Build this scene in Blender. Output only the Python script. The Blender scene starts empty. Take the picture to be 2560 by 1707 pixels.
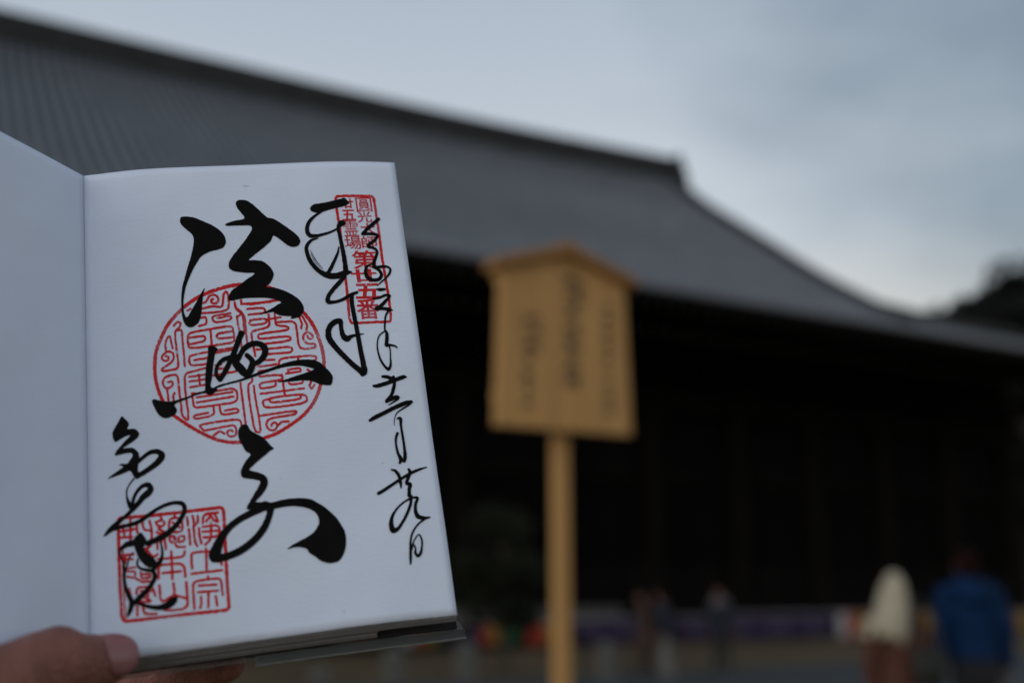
import bpy, bmesh, math, random
import numpy as np
from mathutils import Vector, Matrix, geometry
random.seed(7)
scene = bpy.context.scene
C = scene.collection

# ------------------------------------------------------------------ camera
F_PX, CX, CY = 2731.0, 1280.0, 853.5            # photograph 2560 x 1707
PITCH = math.radians(12.6)
CAM_Z = 1.55
cam = bpy.data.cameras.new('camera')
cam.sensor_width = 36.0
cam.lens = 38.4
cam.clip_start = 0.01
cam.clip_end = 2000
cam.dof.use_dof = True
cam.dof.focus_distance = 0.415
cam.dof.aperture_fstop = 4.7
cam.dof.aperture_blades = 0
camo = bpy.data.objects.new('camera', cam)
camo.location = (0, 0, CAM_Z)
camo.rotation_euler = (math.pi / 2 + PITCH, 0, 0)
C.objects.link(camo)
scene.camera = camo

# ------------------------------------------------------------------ sky, sun, exposure
SUN_EL, SUN_AZ = math.radians(14), math.radians(218)   # low behind thin cloud, behind the viewer's left shoulder
world = bpy.data.worlds.new('World')
scene.world = world
world.use_nodes = True
nt = world.node_tree
nt.nodes.clear()
def wn(t, **k):
    n = nt.nodes.new(t)
    for a, b in k.items(): setattr(n, a, b)
    return n
L = nt.links.new
out = wn('ShaderNodeOutputWorld'); bg = wn('ShaderNodeBackground')
sky = wn('ShaderNodeTexSky', sky_type='NISHITA', sun_disc=False)
sky.sun_elevation = SUN_EL; sky.sun_rotation = SUN_AZ; sky.dust_density = 2.0; sky.ozone_density = 2.0
tc = wn('ShaderNodeTexCoord')
mp = wn('ShaderNodeMapping'); mp.inputs['Scale'].default_value = (1.0, 1.0, 2.2); mp.inputs['Location'].default_value = (19.91, 6.691, 12.458)
mp.inputs['Rotation'].default_value = (0.2, 0.5, 0.0)
no = wn('ShaderNodeTexNoise'); no.inputs['Scale'].default_value = 1.6; no.inputs['Detail'].default_value = 5; no.inputs['Roughness'].default_value = 0.45
# cloud: bright towards the horizon, dim and bluer overhead, broken by soft noise
sep = wn('ShaderNodeSeparateXYZ'); L(tc.outputs['Generated'], sep.inputs['Vector'])
el = wn('ShaderNodeValToRGB'); L(sep.outputs['Z'], el.inputs['Fac'])
E_ = el.color_ramp.elements
E_[0].position = 0.0; E_[0].color = (7.0, 6.8, 6.4, 1); E_[1].position = 1.0; E_[1].color = (1.8, 2.4, 3.4, 1)
for p_, c_ in ((0.22, (7.5, 7.3, 6.9)), (0.31, (6.3, 6.8, 7.3)), (0.5, (4.5, 5.2, 6.1))):
    e_ = E_.new(p_); e_.color = (*c_, 1)
cr = wn('ShaderNodeValToRGB')
cr.color_ramp.elements[0].position = 0.34; cr.color_ramp.elements[0].color = (0.50, 0.56, 0.60, 1)
cr.color_ramp.elements[1].position = 0.56; cr.color_ramp.elements[1].color = (1.05, 1.05, 1.04, 1)
mu = wn('ShaderNodeMix', data_type='RGBA', blend_type='MULTIPLY'); mu.inputs['Factor'].default_value = 1.0
mx = wn('ShaderNodeMix', data_type='RGBA'); mx.inputs['Factor'].default_value = 0.88
L(tc.outputs['Generated'], mp.inputs['Vector']); L(mp.outputs['Vector'], no.inputs['Vector'])
L(no.outputs['Fac'], cr.inputs['Fac']); L(el.outputs['Color'], mu.inputs[6]); L(cr.outputs['Color'], mu.inputs[7])
L(sky.outputs['Color'], mx.inputs[6]); L(mu.outputs[2], mx.inputs[7])
L(mx.outputs[2], bg.inputs['Color']); bg.inputs['Strength'].default_value = 0.1
L(bg.outputs['Background'], out.inputs['Surface'])

sun = bpy.data.lights.new('sun', 'SUN'); sun.energy = 0.8; sun.angle = math.radians(40); sun.color = (1, 0.985, 0.965)
suno = bpy.data.objects.new('sun', sun); C.objects.link(suno)
sdir = Vector((math.sin(SUN_AZ) * math.cos(SUN_EL), math.cos(SUN_AZ) * math.cos(SUN_EL), math.sin(SUN_EL)))
suno.rotation_euler = sdir.to_track_quat('Z', 'Y').to_euler()
vs = scene.view_settings
vs.view_transform = 'Standard'; vs.look = 'None'; vs.exposure = 0.0; vs.gamma = 1.0
scene.display_settings.display_device = 'sRGB'
scene.cycles.use_denoising = True
scene.cycles.max_bounces = 6

# ------------------------------------------------------------------ helpers
def ray(x, y):
    a, b = (x - CX) / F_PX, (CY - y) / F_PX
    return Vector((a, math.cos(PITCH) - b * math.sin(PITCH), b * math.cos(PITCH) + math.sin(PITCH)))
def at(x, y, Y):                 # the point seen at photo pixel x, y whose distance ahead is Y
    r = ray(x, y); t = Y / r.y
    return Vector((r.x * t, Y, CAM_Z + r.z * t))
def tag(o, label=None, cat=None, group=None, kind=None):
    if label: o['label'] = label
    if cat: o['category'] = cat
    if group: o['group'] = group
    if kind: o['kind'] = kind
    return o
def empty(name, loc=(0, 0, 0), rz=0.0, parent=None):
    o = bpy.data.objects.new(name, None); C.objects.link(o)
    o.location = loc; o.rotation_euler = (0, 0, rz); o.parent = parent
    return o
def link_mesh(name, me, m=None, parent=None, smooth=False):
    if m: me.materials.append(m)
    if smooth:
        me.polygons.foreach_set('use_smooth', [True] * len(me.polygons))
    o = bpy.data.objects.new(name, me); C.objects.link(o); o.parent = parent
    return o
def pyobj(name, v, f, m, parent=None, smooth=False):
    me = bpy.data.meshes.new(name); me.from_pydata([tuple(p) for p in v], [], f); me.update()
    return link_mesh(name, me, m, parent, smooth)
class MB:
    def __init__(s): s.v = []; s.f = []
    def add(s, v, f):
        b = len(s.v); s.v += [tuple(p) for p in v]; s.f += [tuple(i + b for i in q) for q in f]
        return s
    def box(s, x0, x1, y0, y1, z0, z1, bev=0.0):
        if bev <= 0:
            v = [(x, y, z) for z in (z0, z1) for y in (y0, y1) for x in (x0, x1)]
            return s.add(v, [(0, 2, 3, 1), (4, 5, 7, 6), (0, 1, 5, 4), (2, 6, 7, 3), (0, 4, 6, 2), (1, 3, 7, 5)])
        bm = bmesh.new(); bmesh.ops.create_cube(bm, size=1)
        for p in bm.verts: p.co = Vector(((x0 + x1) / 2 + p.co.x * (x1 - x0), (y0 + y1) / 2 + p.co.y * (y1 - y0), (z0 + z1) / 2 + p.co.z * (z1 - z0)))
        bmesh.ops.bevel(bm, geom=bm.edges[:], offset=bev, segments=1, affect='EDGES')
        bm.verts.index_update()
        s.add([p.co for p in bm.verts], [[p.index for p in f.verts] for f in bm.faces]); bm.free()
        return s
    def prism(s, poly, axis, a, b):       # poly: 2-D outline in the other two axes
        n = len(poly)
        def P(p, t):
            return {'x': (t, p[0], p[1]), 'y': (p[0], t, p[1]), 'z': (p[0], p[1], t)}[axis]
        v = [P(p, a) for p in poly] + [P(p, b) for p in poly]
        return s.add(v, [tuple(range(n))[::-1], tuple(range(n, 2 * n))] + [(i, (i + 1) % n, n + (i + 1) % n, n + i) for i in range(n)])
    def tube(s, pts, radii, seg=12, caps=True, flat=None, up=None):
        pts = [Vector(p) for p in pts]; n = len(pts); rings = []
        t0 = (pts[1] - pts[0]).normalized()
        ref = Vector(up) if up else (Vector((0, 0, 1)) if abs(t0.z) < 0.9 else Vector((0, 1, 0)))
        rows = []
        for i, p in enumerate(pts):
            t = (pts[min(i + 1, n - 1)] - pts[max(i - 1, 0)]).normalized()
            e1 = (ref - t * ref.dot(t)).normalized(); e2 = t.cross(e1)
            if not up: ref = e1
            r = radii[i]; ra, rb = r if isinstance(r, tuple) else (r, r)
            rows.append((p, t, e1, e2, ra, rb))
        full = []
        if caps:
            p, t, e1, e2, ra, rb = rows[0]; m = min(ra, rb)
            for q in (75, 45, 20): full.append((p - t * m * math.sin(math.radians(q)), e1, e2, ra * math.cos(math.radians(q)), rb * math.cos(math.radians(q))))
        for p, t, e1, e2, ra, rb in rows: full.append((p, e1, e2, ra, rb))
        if caps:
            p, t, e1, e2, ra, rb = rows[-1]; m = min(ra, rb)
            for q in (20, 45, 75): full.append((p + t * m * math.sin(math.radians(q)), e1, e2, ra * math.cos(math.radians(q)), rb * math.cos(math.radians(q))))
        v = []
        for p, e1, e2, ra, rb in full:
            for k in range(seg):
                a = 2 * math.pi * k / seg
                v.append(p + e1 * ra * math.cos(a) + e2 * rb * math.sin(a))
        f = []
        for i in range(len(full) - 1):
            for k in range(seg):
                k2 = (k + 1) % seg
                f.append((i * seg + k, i * seg + k2, (i + 1) * seg + k2, (i + 1) * seg + k))
        f.append(tuple(range(seg))[::-1]); f.append(tuple(range((len(full) - 1) * seg, len(full) * seg)))
        return s.add(v, f)
    def ball(s, c, r, seg=14, rings=9):
        c = Vector(c); r = Vector(r) if not isinstance(r, (int, float)) else Vector((r, r, r))
        v = [c + Vector((0, 0, r.z))]
        for i in range(1, rings):
            th = math.pi * i / rings
            for k in range(seg):
                a = 2 * math.pi * k / seg
                v.append(c + Vector((r.x * math.sin(th) * math.cos(a), r.y * math.sin(th) * math.sin(a), r.z * math.cos(th))))
        v.append(c - Vector((0, 0, r.z)))
        f = [(0, 1 + k, 1 + (k + 1) % seg) for k in range(seg)]
        for i in range(rings - 2):
            for k in range(seg):
                a, b = 1 + i * seg + k, 1 + i * seg + (k + 1) % seg
                f.append((a, a + seg, b + seg, b))
        l = len(v) - 1; b0 = 1 + (rings - 2) * seg
        f += [(b0 + (k + 1) % seg, b0 + k, l) for k in range(seg)]
        return s.add(v, f)
    def build(s, name, m, parent=None, smooth=False):
        return pyobj(name, s.v, s.f, m, parent, smooth)
    def merged(s, name, m, parent=None, voxel=0.01, smooth_it=4):   # one continuous skin over all the shapes
        me = bpy.data.meshes.new(name); me.from_pydata(s.v, [], s.f); me.update()
        o = bpy.data.objects.new(name, me); C.objects.link(o)
        r = o.modifiers.new('r', 'REMESH'); r.mode = 'VOXEL'; r.voxel_size = voxel
        q = o.modifiers.new('q', 'SMOOTH'); q.factor = 0.5; q.iterations = smooth_it
        dg = bpy.context.evaluated_depsgraph_get()
        m2 = bpy.data.meshes.new_from_object(o.evaluated_get(dg))
        bpy.data.objects.remove(o); bpy.data.meshes.remove(me)
        m2.name = name
        m2.materials.clear()
        return link_mesh(name, m2, m, parent, True)

def mat(name, col, rough=0.7, var=0.0, scale=8.0, bump=0.0, bscale=None, spec=0.5, detail=4, stretch=None, metal=0.0, alpha=1.0, trans=0.0, sss=0.0, col2=None):
    m = bpy.data.materials.new(name); m.use_nodes = True
    t = m.node_tree; b = t.nodes['Principled BSDF']
    b.inputs['Base Color'].default_value = (*col, 1); b.inputs['Roughness'].default_value = rough
    b.inputs['Specular IOR Level'].default_value = spec; b.inputs['Metallic'].default_value = metal
    b.inputs['Alpha'].default_value = alpha; b.inputs['Transmission Weight'].default_value = trans
    if sss:
        b.inputs['Subsurface Weight'].default_value = sss; b.inputs['Subsurface Radius'].default_value = (0.004, 0.0018, 0.001)
        b.inputs['Subsurface Scale'].default_value = 1.0
    if var or bump or col2:
        c = t.nodes.new('ShaderNodeTexCoord'); p = t.nodes.new('ShaderNodeMapping')
        if stretch: p.inputs['Scale'].default_value = stretch
        t.links.new(c.outputs['Object'], p.inputs['Vector'])
        if var or col2:
            n = t.nodes.new('ShaderNodeTexNoise'); n.inputs['Scale'].default_value = scale; n.inputs['Detail'].default_value = detail
            t.links.new(p.outputs['Vector'], n.inputs['Vector'])
            r = t.nodes.new('ShaderNodeValToRGB')
            a = tuple(x * (1 - var) for x in col); z = col2 if col2 else tuple(min(1, x * (1 + var)) for x in col)
            r.color_ramp.elements[0].position = 0.3; r.color_ramp.elements[0].color = (*a, 1)
            r.color_ramp.elements[1].position = 0.7; r.color_ramp.elements[1].color = (*z, 1)
            t.links.new(n.outputs['Fac'], r.inputs['Fac']); t.links.new(r.outputs['Color'], b.inputs['Base Color'])
        if bump:
            n2 = t.nodes.new('ShaderNodeTexNoise'); n2.inputs['Scale'].default_value = bscale or scale * 4; n2.inputs['Detail'].default_value = 6
            t.links.new(p.outputs['Vector'], n2.inputs['Vector'])
            u = t.nodes.new('ShaderNodeBump'); u.inputs['Strength'].default_value = bump; u.inputs['Distance'].default_value = 0.01
            t.links.new(n2.outputs['Fac'], u.inputs['Height']); t.links.new(u.outputs['Normal'], b.inputs['Normal'])
    return m

M = dict(
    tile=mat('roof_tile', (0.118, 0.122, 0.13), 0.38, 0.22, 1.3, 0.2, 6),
    tile_bed=mat('roof_tile_bed', (0.03, 0.033, 0.038), 0.6, 0.2, 1.0, 0.2, 6),  # shadow between the round rows put into a darker tile colour
    ridge=mat('ridge_tile', (0.03, 0.032, 0.032), 0.75, 0.3, 2.0, 0.3, 8, spec=0.2),
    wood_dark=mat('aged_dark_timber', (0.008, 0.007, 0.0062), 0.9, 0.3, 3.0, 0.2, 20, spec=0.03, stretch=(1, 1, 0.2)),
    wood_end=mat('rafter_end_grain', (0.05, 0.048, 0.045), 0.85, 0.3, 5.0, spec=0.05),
    plaster=mat('near_black_plaster', (0.007, 0.006, 0.006), 0.9, 0.3, 2.0, spec=0.02),  # one near-black tone for the wall and veranda base
    deck=mat('weathered_grey_timber', (0.062, 0.06, 0.056), 0.85, 0.3, 2.0, 0.2, 20, stretch=(0.2, 1, 1)),
    stone=mat('grey_granite', (0.085, 0.085, 0.076), 0.85, 0.3, 9.0, 0.3, 40),
    gravel=mat('sandy_gravel', (0.125, 0.09, 0.05), 0.95, 0.3, 0.7, 0.6, 60, spec=0.2),
    slab=mat('paving_granite', (0.036, 0.041, 0.043), 0.75, 0.3, 1.2, 0.3, 30),
    sign=mat('cypress_board', (0.46, 0.25, 0.083), 0.6, 0.16, 3.0, 0.1, 30, spec=0.3, stretch=(6, 6, 0.35)),
    sign_roof=mat('cypress_roof_board', (0.32, 0.155, 0.045), 0.6, 0.18, 3.0, 0.1, 30, spec=0.3, stretch=(0.5, 6, 6)),
    sumi=mat('faded_sumi_ink', (0.035, 0.025, 0.018), 0.7),
    skin=mat('skin', (0.275, 0.11, 0.082), 0.5, 0.2, 110, 0.45, 620, spec=0.35, sss=0.15, stretch=(1.6, 0.9, 0.9)),
    nail=mat('fingernail', (0.30, 0.125, 0.12), 0.28, 0.05, 60, spec=0.5, sss=0.2),
    face=mat('face_skin', (0.17, 0.08, 0.055), 0.55, 0.08, 20),
    hair=mat('dark_brown_hair', (0.018, 0.01, 0.007), 0.8, 0.3, 40, 0.4, 120, spec=0.08, stretch=(1, 1, 0.2)),
    redhair=mat('reddish_brown_hair', (0.012, 0.004, 0.003), 0.8, 0.3, 40, 0.4, 120, spec=0.05, stretch=(1, 1, 0.2)),
    white_cloth=mat('white_cloth', (0.3, 0.29, 0.3), 0.9, 0.08, 6),
    purple=mat('purple_cloth', (0.02, 0.009, 0.038), 0.9, 0.15, 6),
    crest=mat('pale_lilac_dye', (0.055, 0.042, 0.08), 0.9, 0.1, 6),
    red=mat('red_cloth', (0.25, 0.02, 0.008), 0.85, 0.12, 6),
    yellow=mat('yellow_cloth', (0.2, 0.115, 0.01), 0.85, 0.12, 6),
    green=mat('green_cloth', (0.01, 0.06, 0.02), 0.85, 0.12, 6),
    bark=mat('bark', (0.045, 0.034, 0.026), 0.95, 0.3, 6, 0.6, 30, stretch=(1, 1, 0.25)),
    leaf=mat('dark_evergreen_leaf', (0.006, 0.007, 0.004), 0.9, 0.35, 0.6, spec=0.3),
    shrub=mat('shrub_leaf', (0.010, 0.012, 0.003), 0.9, 0.35, 2.0, spec=0.3),
    hill=mat('wooded_slope', (0.03, 0.032, 0.016), 0.95, 0.3, 0.3),
)

# ------------------------------------------------------------------ ground
g = MB(); ring = [0, 30, 70, 160, 400, 1200]
g.add([(-1200, -1200, 0), (1200, -1200, 0), (1200, 1200, 0), (-1200, 1200, 0)], [(0, 1, 2, 3)])
tag(g.build('ground', M['gravel']), kind='structure')

ANG = math.radians(29.88)
HD = Vector((math.cos(ANG), math.sin(ANG), 0)); HN = Vector((-math.sin(ANG), math.cos(ANG), 0))
def sn(x, y, N):                # s (along the hall front) and z of the point seen at a pixel on the plane n = N
    r = ray(x, y); t = N / r.dot(HN)
    return (r * t).dot(HD), CAM_Z + r.z * t

# stone path across the forecourt, slab by slab
path = empty('stone_path', (0, 0, 0), ANG); tag(path, kind='structure')
bed = MB().box(-8, 30, 5.0, 16.6, -0.05, 0.004).build('path_bed', M['gravel'], path)
slabm = [MB().box(-0.59, 0.59, -0.39, 0.39, 0.0, 0.03, 0.008) for _ in range(1)][0]
me = bpy.data.meshes.new('slab'); me.from_pydata(slabm.v, [], slabm.f); me.materials.append(M['slab'])
k = 0
for j in range(9):
    n0 = 16.1 - j * 0.8
    for i in range(28):
        s0 = -1.0 + i * 1.2 + (0.6 if j % 2 else 0)
        o = bpy.data.objects.new('slab', me); C.objects.link(o); o.parent = path
        o.location = (s0, n0, 0.006 + random.uniform(0, 0.006)); o.rotation_euler = (0, 0, random.uniform(-0.004, 0.004))
        k += 1

# ------------------------------------------------------------------ the hall
hall = empty('temple_hall', (0, 0, 0), ANG)
tag(hall, 'huge dark timber temple hall with sweeping grey tiled roof behind the sign', 'temple')
PROF = [(23.0, 9.50), (23.7, 9.70), (24.8, 10.18), (26.2, 10.95), (28.6, 12.5), (32.3, 15.15), (35.6, 17.45), (38.6, 19.9)]
def roof_z(n):
    if n <= PROF[0][0]: return PROF[0][1]
    for (a, za), (b, zb) in zip(PROF, PROF[1:]):
        if n <= b: return za + (zb - za) * (n - a) / (b - a)
    return PROF[-1][1]
S_G, S0, S_C = 30.6, -16.0, 44.0      # gable end, left end built, eave corner
def top_n(s):
    if s <= S_G: return 38.6
    return 26.6 - (s - S_G) / (S_C - S_G) * 3.4
def lift(s, n):                       # ridge and corner sweep up towards the end
    q = max(0, (s - 12) / 19.0); r = max(0, (n - 30) / 8.6)
    l = 0.45 * q * q * min(1, r) if s <= S_G + .2 else 0
    if s > 33: l += 0.9 * ((s - 33) / 11) ** 2
    return l
def row_pts(s, dz=0.0, steps=16):
    t = top_n(s); a = []
    for i in range(steps + 1):
        n = 23.0 + (t - 23.0) * (i / steps) ** 1.15
        a.append(Vector((s, n, roof_z(n) + lift(s, n) + dz)))
    return a
roof = empty('roof', (0, 0, 0), 0, hall)
# bed of flat tiles under the round rows, coloured dark for the shadow gaps
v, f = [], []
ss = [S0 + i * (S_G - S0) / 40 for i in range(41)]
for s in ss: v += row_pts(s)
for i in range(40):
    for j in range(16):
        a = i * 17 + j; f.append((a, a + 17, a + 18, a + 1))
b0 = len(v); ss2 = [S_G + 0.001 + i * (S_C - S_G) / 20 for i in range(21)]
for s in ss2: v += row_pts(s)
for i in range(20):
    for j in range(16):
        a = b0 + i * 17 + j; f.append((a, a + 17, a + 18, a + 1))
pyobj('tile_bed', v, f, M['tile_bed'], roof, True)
# every row of round cover tiles
s = S0; 
while s < S_C - 0.6:
    pts = row_pts(s, 0.02)
    v, f = [], []; K = 6; r = 0.105
    for p in pts:
        for q in range(K + 1):
            a = math.pi * q / K
            v.append(p + Vector((r * math.cos(a), 0, r * 0.95 * math.sin(a))))
    n_ = len(pts)
    for i in range(n_ - 1):
        for q in range(K):
            a = i * (K + 1) + q; f.append((a, a + K + 1, a + K + 2, a + 1))
    f.append(tuple(range(K + 1)))
    pyobj('tile_row', v, f, M['tile'], roof, True)
    s += 0.36
# end discs along the eave
v0 = MB(); v0.tube([(0, -0.03, 0), (0, 0.06, 0)], [0.115, 0.115], 10, caps=False)
dm = bpy.data.meshes.new('eave_tile'); dm.from_pydata(v0.v, [], v0.f); dm.materials.append(M['tile'])
s = S0
while s < S_C - 0.6:
    o = bpy.data.objects.new('eave_tile', dm); C.objects.link(o); o.parent = roof
    o.location = (s, 22.98, 9.50 + lift(s, 23) + 0.03); s += 0.36
# main ridge: stacked courses with a rounded cap
rid = MB().box(S0, S_G - 0.5, 38.45, 38.75, 19.4, 19.7).build('ridge', M['ridge'], roof)
def ridge_course2(w, z0, z1):
    v, f = [], []; N = 30
    for i in range(N + 1):
        s_ = S0 + (S_G + 0.1 - S0) * i / N; l = lift(min(s_, S_G), 38.6)
        for (y, z) in ((38.6 - w, z0), (38.6 - w, z1), (38.6 + w, z1), (38.6 + w, z0)): v.append((s_, y, z + l))
    for i in range(N):
        for j in range(4):
            a = i * 4 + j; b = i * 4 + (j + 1) % 4; f.append((a, b, b + 4, a + 4))
    f += [(0, 3, 2, 1), (N * 4, N * 4 + 1, N * 4 + 2, N * 4 + 3)]
    pyobj('ridge_course', v, f, M['ridge'], roof)
for i in range(5): ridge_course2(0.42 - 0.03 * (i % 2) - 0.02 * i, 19.72 + i * 0.2, 19.92 + i * 0.2 - 0.012)
v, f = [], []
N, K = 30, 8
for i in range(N + 1):
    s_ = S0 + (S_G + 0.25 - S0) * i / N; l = lift(min(s_, S_G), 38.6)
    for q in range(K + 1):
        a = math.pi * q / K; v.append((s_, 38.6 + 0.3 * math.cos(a), 20.72 + l + 0.28 * math.sin(a)))
for i in range(N):
    for q in range(K):
        a = i * (K + 1) + q; f.append((a, a + 1, a + K + 2, a + K + 1))
pyobj('ridge_cap', v, f, M['ridge'], roof, True)
# ridge-end ornament: flared shield with horns
o = MB().prism([(37.55, 19.3), (37.75, 20.3), (37.95, 20.9), (38.15, 21.2), (38.05, 21.4), (38.4, 21.35), (38.6, 21.45), (38.8, 21.35), (39.15, 21.4), (39.05, 21.2), (39.25, 20.9), (39.45, 20.3), (39.65, 19.3)], 'x', S_G + 0.25, S_G + 0.6)
o.build('ridge_end_ornament', M['ridge'], roof)
# descending ridge along the gable edge, then the hip ridge out to the corner
def bar_along(pts, w, h, name, mt):
    v, f = [], []
    for p in pts:
        for (dx, dz) in ((-w, -0.12), (-w, h * 0.75), (-w * 0.5, h), (w * 0.5, h), (w, h * 0.75), (w, -0.12)): v.append((p[0] + dx, p[1], p[2] + dz))
    n_ = 6
    for i in range(len(pts) - 1):
        for j in range(n_):
            a = i * n_ + j; b = i * n_ + (j + 1) % n_; f.append((a, b, b + n_, a + n_))
    f += [tuple(range(n_))[::-1], tuple(range((len(pts) - 1) * n_, len(pts) * n_))]
    return pyobj(name, v, f, mt, roof)
gp = [(S_G - 0.1, n, roof_z(n) + lift(S_G, n)) for n in [25.6 + i * 0.65 for i in range(20)]]
bar_along(gp, 0.32, 0.42, 'descending_ridge', M['ridge'])
bar_along([(s_, n, z) for (s_, n, z) in [(S_G + 0.75, n, z - 0.25) for (_, n, z) in gp]], 0.4, 0.2, 'gable_board', M['wood_dark'])
MB().prism([(25.25, 10.2), (25.3, 10.7), (25.2, 10.95), (25.5, 10.85), (25.75, 10.95), (25.7, 10.4)], 'x', S_G - 0.42, S_G + 0.22).build('ridge_end_ornament', M['ridge'], roof)
hp = [(S_G + (S_C - S_G) * i / 12, top_n(S_G + 0.01 + (S_C - S_G) * i / 12), 0) for i in range(13)]
hp = [(a, b, roof_z(b) + lift(a + 0.01 if a > S_G else S_G + 0.3, b)) for a, b, _ in hp]
v, f = [], []
for p in hp:
    for (dy, dz) in ((-0.28, -0.1), (-0.28, 0.3), (0, 0.42), (0.28, 0.3), (0.28, -0.1)): v.append((p[0], p[1] + dy, p[2] + dz))
for i in range(len(hp) - 1):
    for j in range(5):
        a = i * 5 + j; b = i * 5 + (j + 1) % 5; f.append((a, b, b + 5, a + 5))
pyobj('hip_ridge', v, f, M['ridge'], roof)
# gable wall and the rear slope
MB().prism([(26.8, 10.9), (38.6, 19.6), (50.4, 10.9)], 'x', S_G - 1.6, S_G - 1.2).build('gable_wall', M['wood_dark'], roof)
v = [(S0, 38.6, 19.9), (S_G, 38.6, 20.3), (S_G, 54.2, 9.5), (S0, 54.2, 9.5), (S_G, 26.6, 10.9), (S_C, 23.2, 10.4), (S_C, 54, 9.5), (S_G, 50.6, 10.9)]
pyobj('rear_slope', v, [(0, 1, 2, 3), (4, 5, 6, 7)], M['tile_bed'], roof)
# eave: fascia, sheathing and two tiers of rafters
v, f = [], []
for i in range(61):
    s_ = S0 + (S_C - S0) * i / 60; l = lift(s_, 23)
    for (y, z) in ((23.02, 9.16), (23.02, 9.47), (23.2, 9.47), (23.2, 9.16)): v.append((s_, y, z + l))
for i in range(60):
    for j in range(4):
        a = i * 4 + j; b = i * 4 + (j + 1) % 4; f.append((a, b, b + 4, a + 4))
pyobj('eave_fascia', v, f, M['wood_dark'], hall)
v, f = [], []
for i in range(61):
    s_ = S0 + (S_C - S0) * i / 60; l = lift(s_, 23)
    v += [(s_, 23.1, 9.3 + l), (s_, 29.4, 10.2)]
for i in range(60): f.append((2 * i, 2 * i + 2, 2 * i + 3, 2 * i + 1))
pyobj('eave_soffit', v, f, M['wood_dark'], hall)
rm = MB().add([(-0.08, 23.45, 9.0), (0.08, 23.45, 9.0), (0.08, 23.45, 9.2), (-0.08, 23.45, 9.2), (-0.08, 26.2, 9.35), (0.08, 26.2, 9.35), (0.08, 26.2, 9.55), (-0.08, 26.2, 9.55)],
              [(0, 1, 2, 3), (4, 7, 6, 5), (0, 4, 5, 1), (1, 5, 6, 2), (3, 2, 6, 7), (0, 3, 7, 4)])
r1 = bpy.data.meshes.new('rafter'); r1.from_pydata(rm.v, [], rm.f); r1.materials.append(M['wood_dark']); r1.materials.append(M['wood_end']); r1.polygons[0].material_index = 1
rm = MB().add([(-0.09, 24.9, 8.72), (0.09, 24.9, 8.72), (0.09, 24.9, 8.96), (-0.09, 24.9, 8.96), (-0.09, 29, 9.6), (0.09, 29, 9.6), (0.09, 29, 9.84), (-0.09, 29, 9.84)],
              [(0, 1, 2, 3), (4, 7, 6, 5), (0, 4, 5, 1), (1, 5, 6, 2), (3, 2, 6, 7), (0, 3, 7, 4)])
r2 = bpy.data.meshes.new('rafter'); r2.from_pydata(rm.v, [], rm.f); r2.materials.append(M['wood_dark']); r2.materials.append(M['wood_end']); r2.polygons[0].material_index = 1
for i in range(116):
    for me_ in (r1, r2):
        o = bpy.data.objects.new('rafter', me_); C.objects.link(o); o.parent = hall; o.location = (S0 + 4 + i * 0.44, 0, lift(S0 + 4 + i * 0.44, 23))
# body: wall, pillars, beams, brackets, doors
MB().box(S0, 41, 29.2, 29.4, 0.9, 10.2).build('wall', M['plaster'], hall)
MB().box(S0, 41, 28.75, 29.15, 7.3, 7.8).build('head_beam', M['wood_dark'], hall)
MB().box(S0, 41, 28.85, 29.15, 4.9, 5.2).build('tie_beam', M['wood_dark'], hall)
pil = MB().tube([(0, 28.9, 0.9), (0, 28.9, 4), (0, 28.9, 7.3)], [0.36, 0.36, 0.33], 14, caps=False)
pm = bpy.data.meshes.new('pillar'); pm.from_pydata(pil.v, [], pil.f); pm.materials.append(M['wood_dark'])
br = MB().box(-0.35, 0.35, 28.5, 29.1, 7.8, 8.1, 0.05).box(-0.8, 0.8, 28.65, 28.95, 8.1, 8.35, 0.04).box(-0.13, 0.13, 27.3, 29.1, 8.12, 8.37, 0.03).box(-0.35, 0.35, 27.2, 27.5, 8.37, 8.6, 0.03)
bm_ = bpy.data.meshes.new('bracket'); bm_.from_pydata(br.v, [], br.f); bm_.materials.append(M['wood_dark'])
fr = MB()
for i in range(7): fr.box(-1.4 + i * 0.44, -1.4 + i * 0.44 + 0.05, 29.05, 29.1, 1.0, 4.9)
for i in range(10): fr.box(-1.4, 1.3, 29.06, 29.11, 1.1 + i * 0.42, 1.14 + i * 0.42)
fr.box(-1.5, -1.38, 29.0, 29.15, 0.95, 4.9).box(1.28, 1.4, 29.0, 29.15, 0.95, 4.9)
fm = bpy.data.meshes.new('lattice_door'); fm.from_pydata(fr.v, [], fr.f); fm.materials.append(M['wood_dark'])
s = S0 + 2
while s < 41:
    for nm, me_, off in (('pillar', pm, 0), ('bracket', bm_, 0), ('lattice_door', fm, 1.8)):
        o = bpy.data.objects.new(nm, me_); C.objects.link(o); o.parent = hall; o.location = (s + off, 0, 0)
    s += 3.6
# veranda with railing
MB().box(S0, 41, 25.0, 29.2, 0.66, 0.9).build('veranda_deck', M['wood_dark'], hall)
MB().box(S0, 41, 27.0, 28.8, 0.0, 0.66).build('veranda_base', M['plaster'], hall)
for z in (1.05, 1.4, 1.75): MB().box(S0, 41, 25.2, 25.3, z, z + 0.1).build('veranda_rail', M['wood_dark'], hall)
pp = MB().box(-0.09, 0.09, 25.16, 25.34, 0.9, 1.95, 0.01).tube([(0, 25.25, 1.95), (0, 25.25, 2.02), (0, 25.25, 2.12), (0, 25.25, 2.2)], [0.09, 0.11, 0.08, 0.02], 10)
ppm = bpy.data.meshes.new('rail_post'); ppm.from_pydata(pp.v, [], pp.f); ppm.materials.append(M['wood_dark'])
s = S0 + 1
while s < 41:
    o = bpy.data.objects.new('rail_post', ppm); C.objects.link(o); o.parent = hall; o.location = (s, 0, 0); s += 2.4

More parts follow.
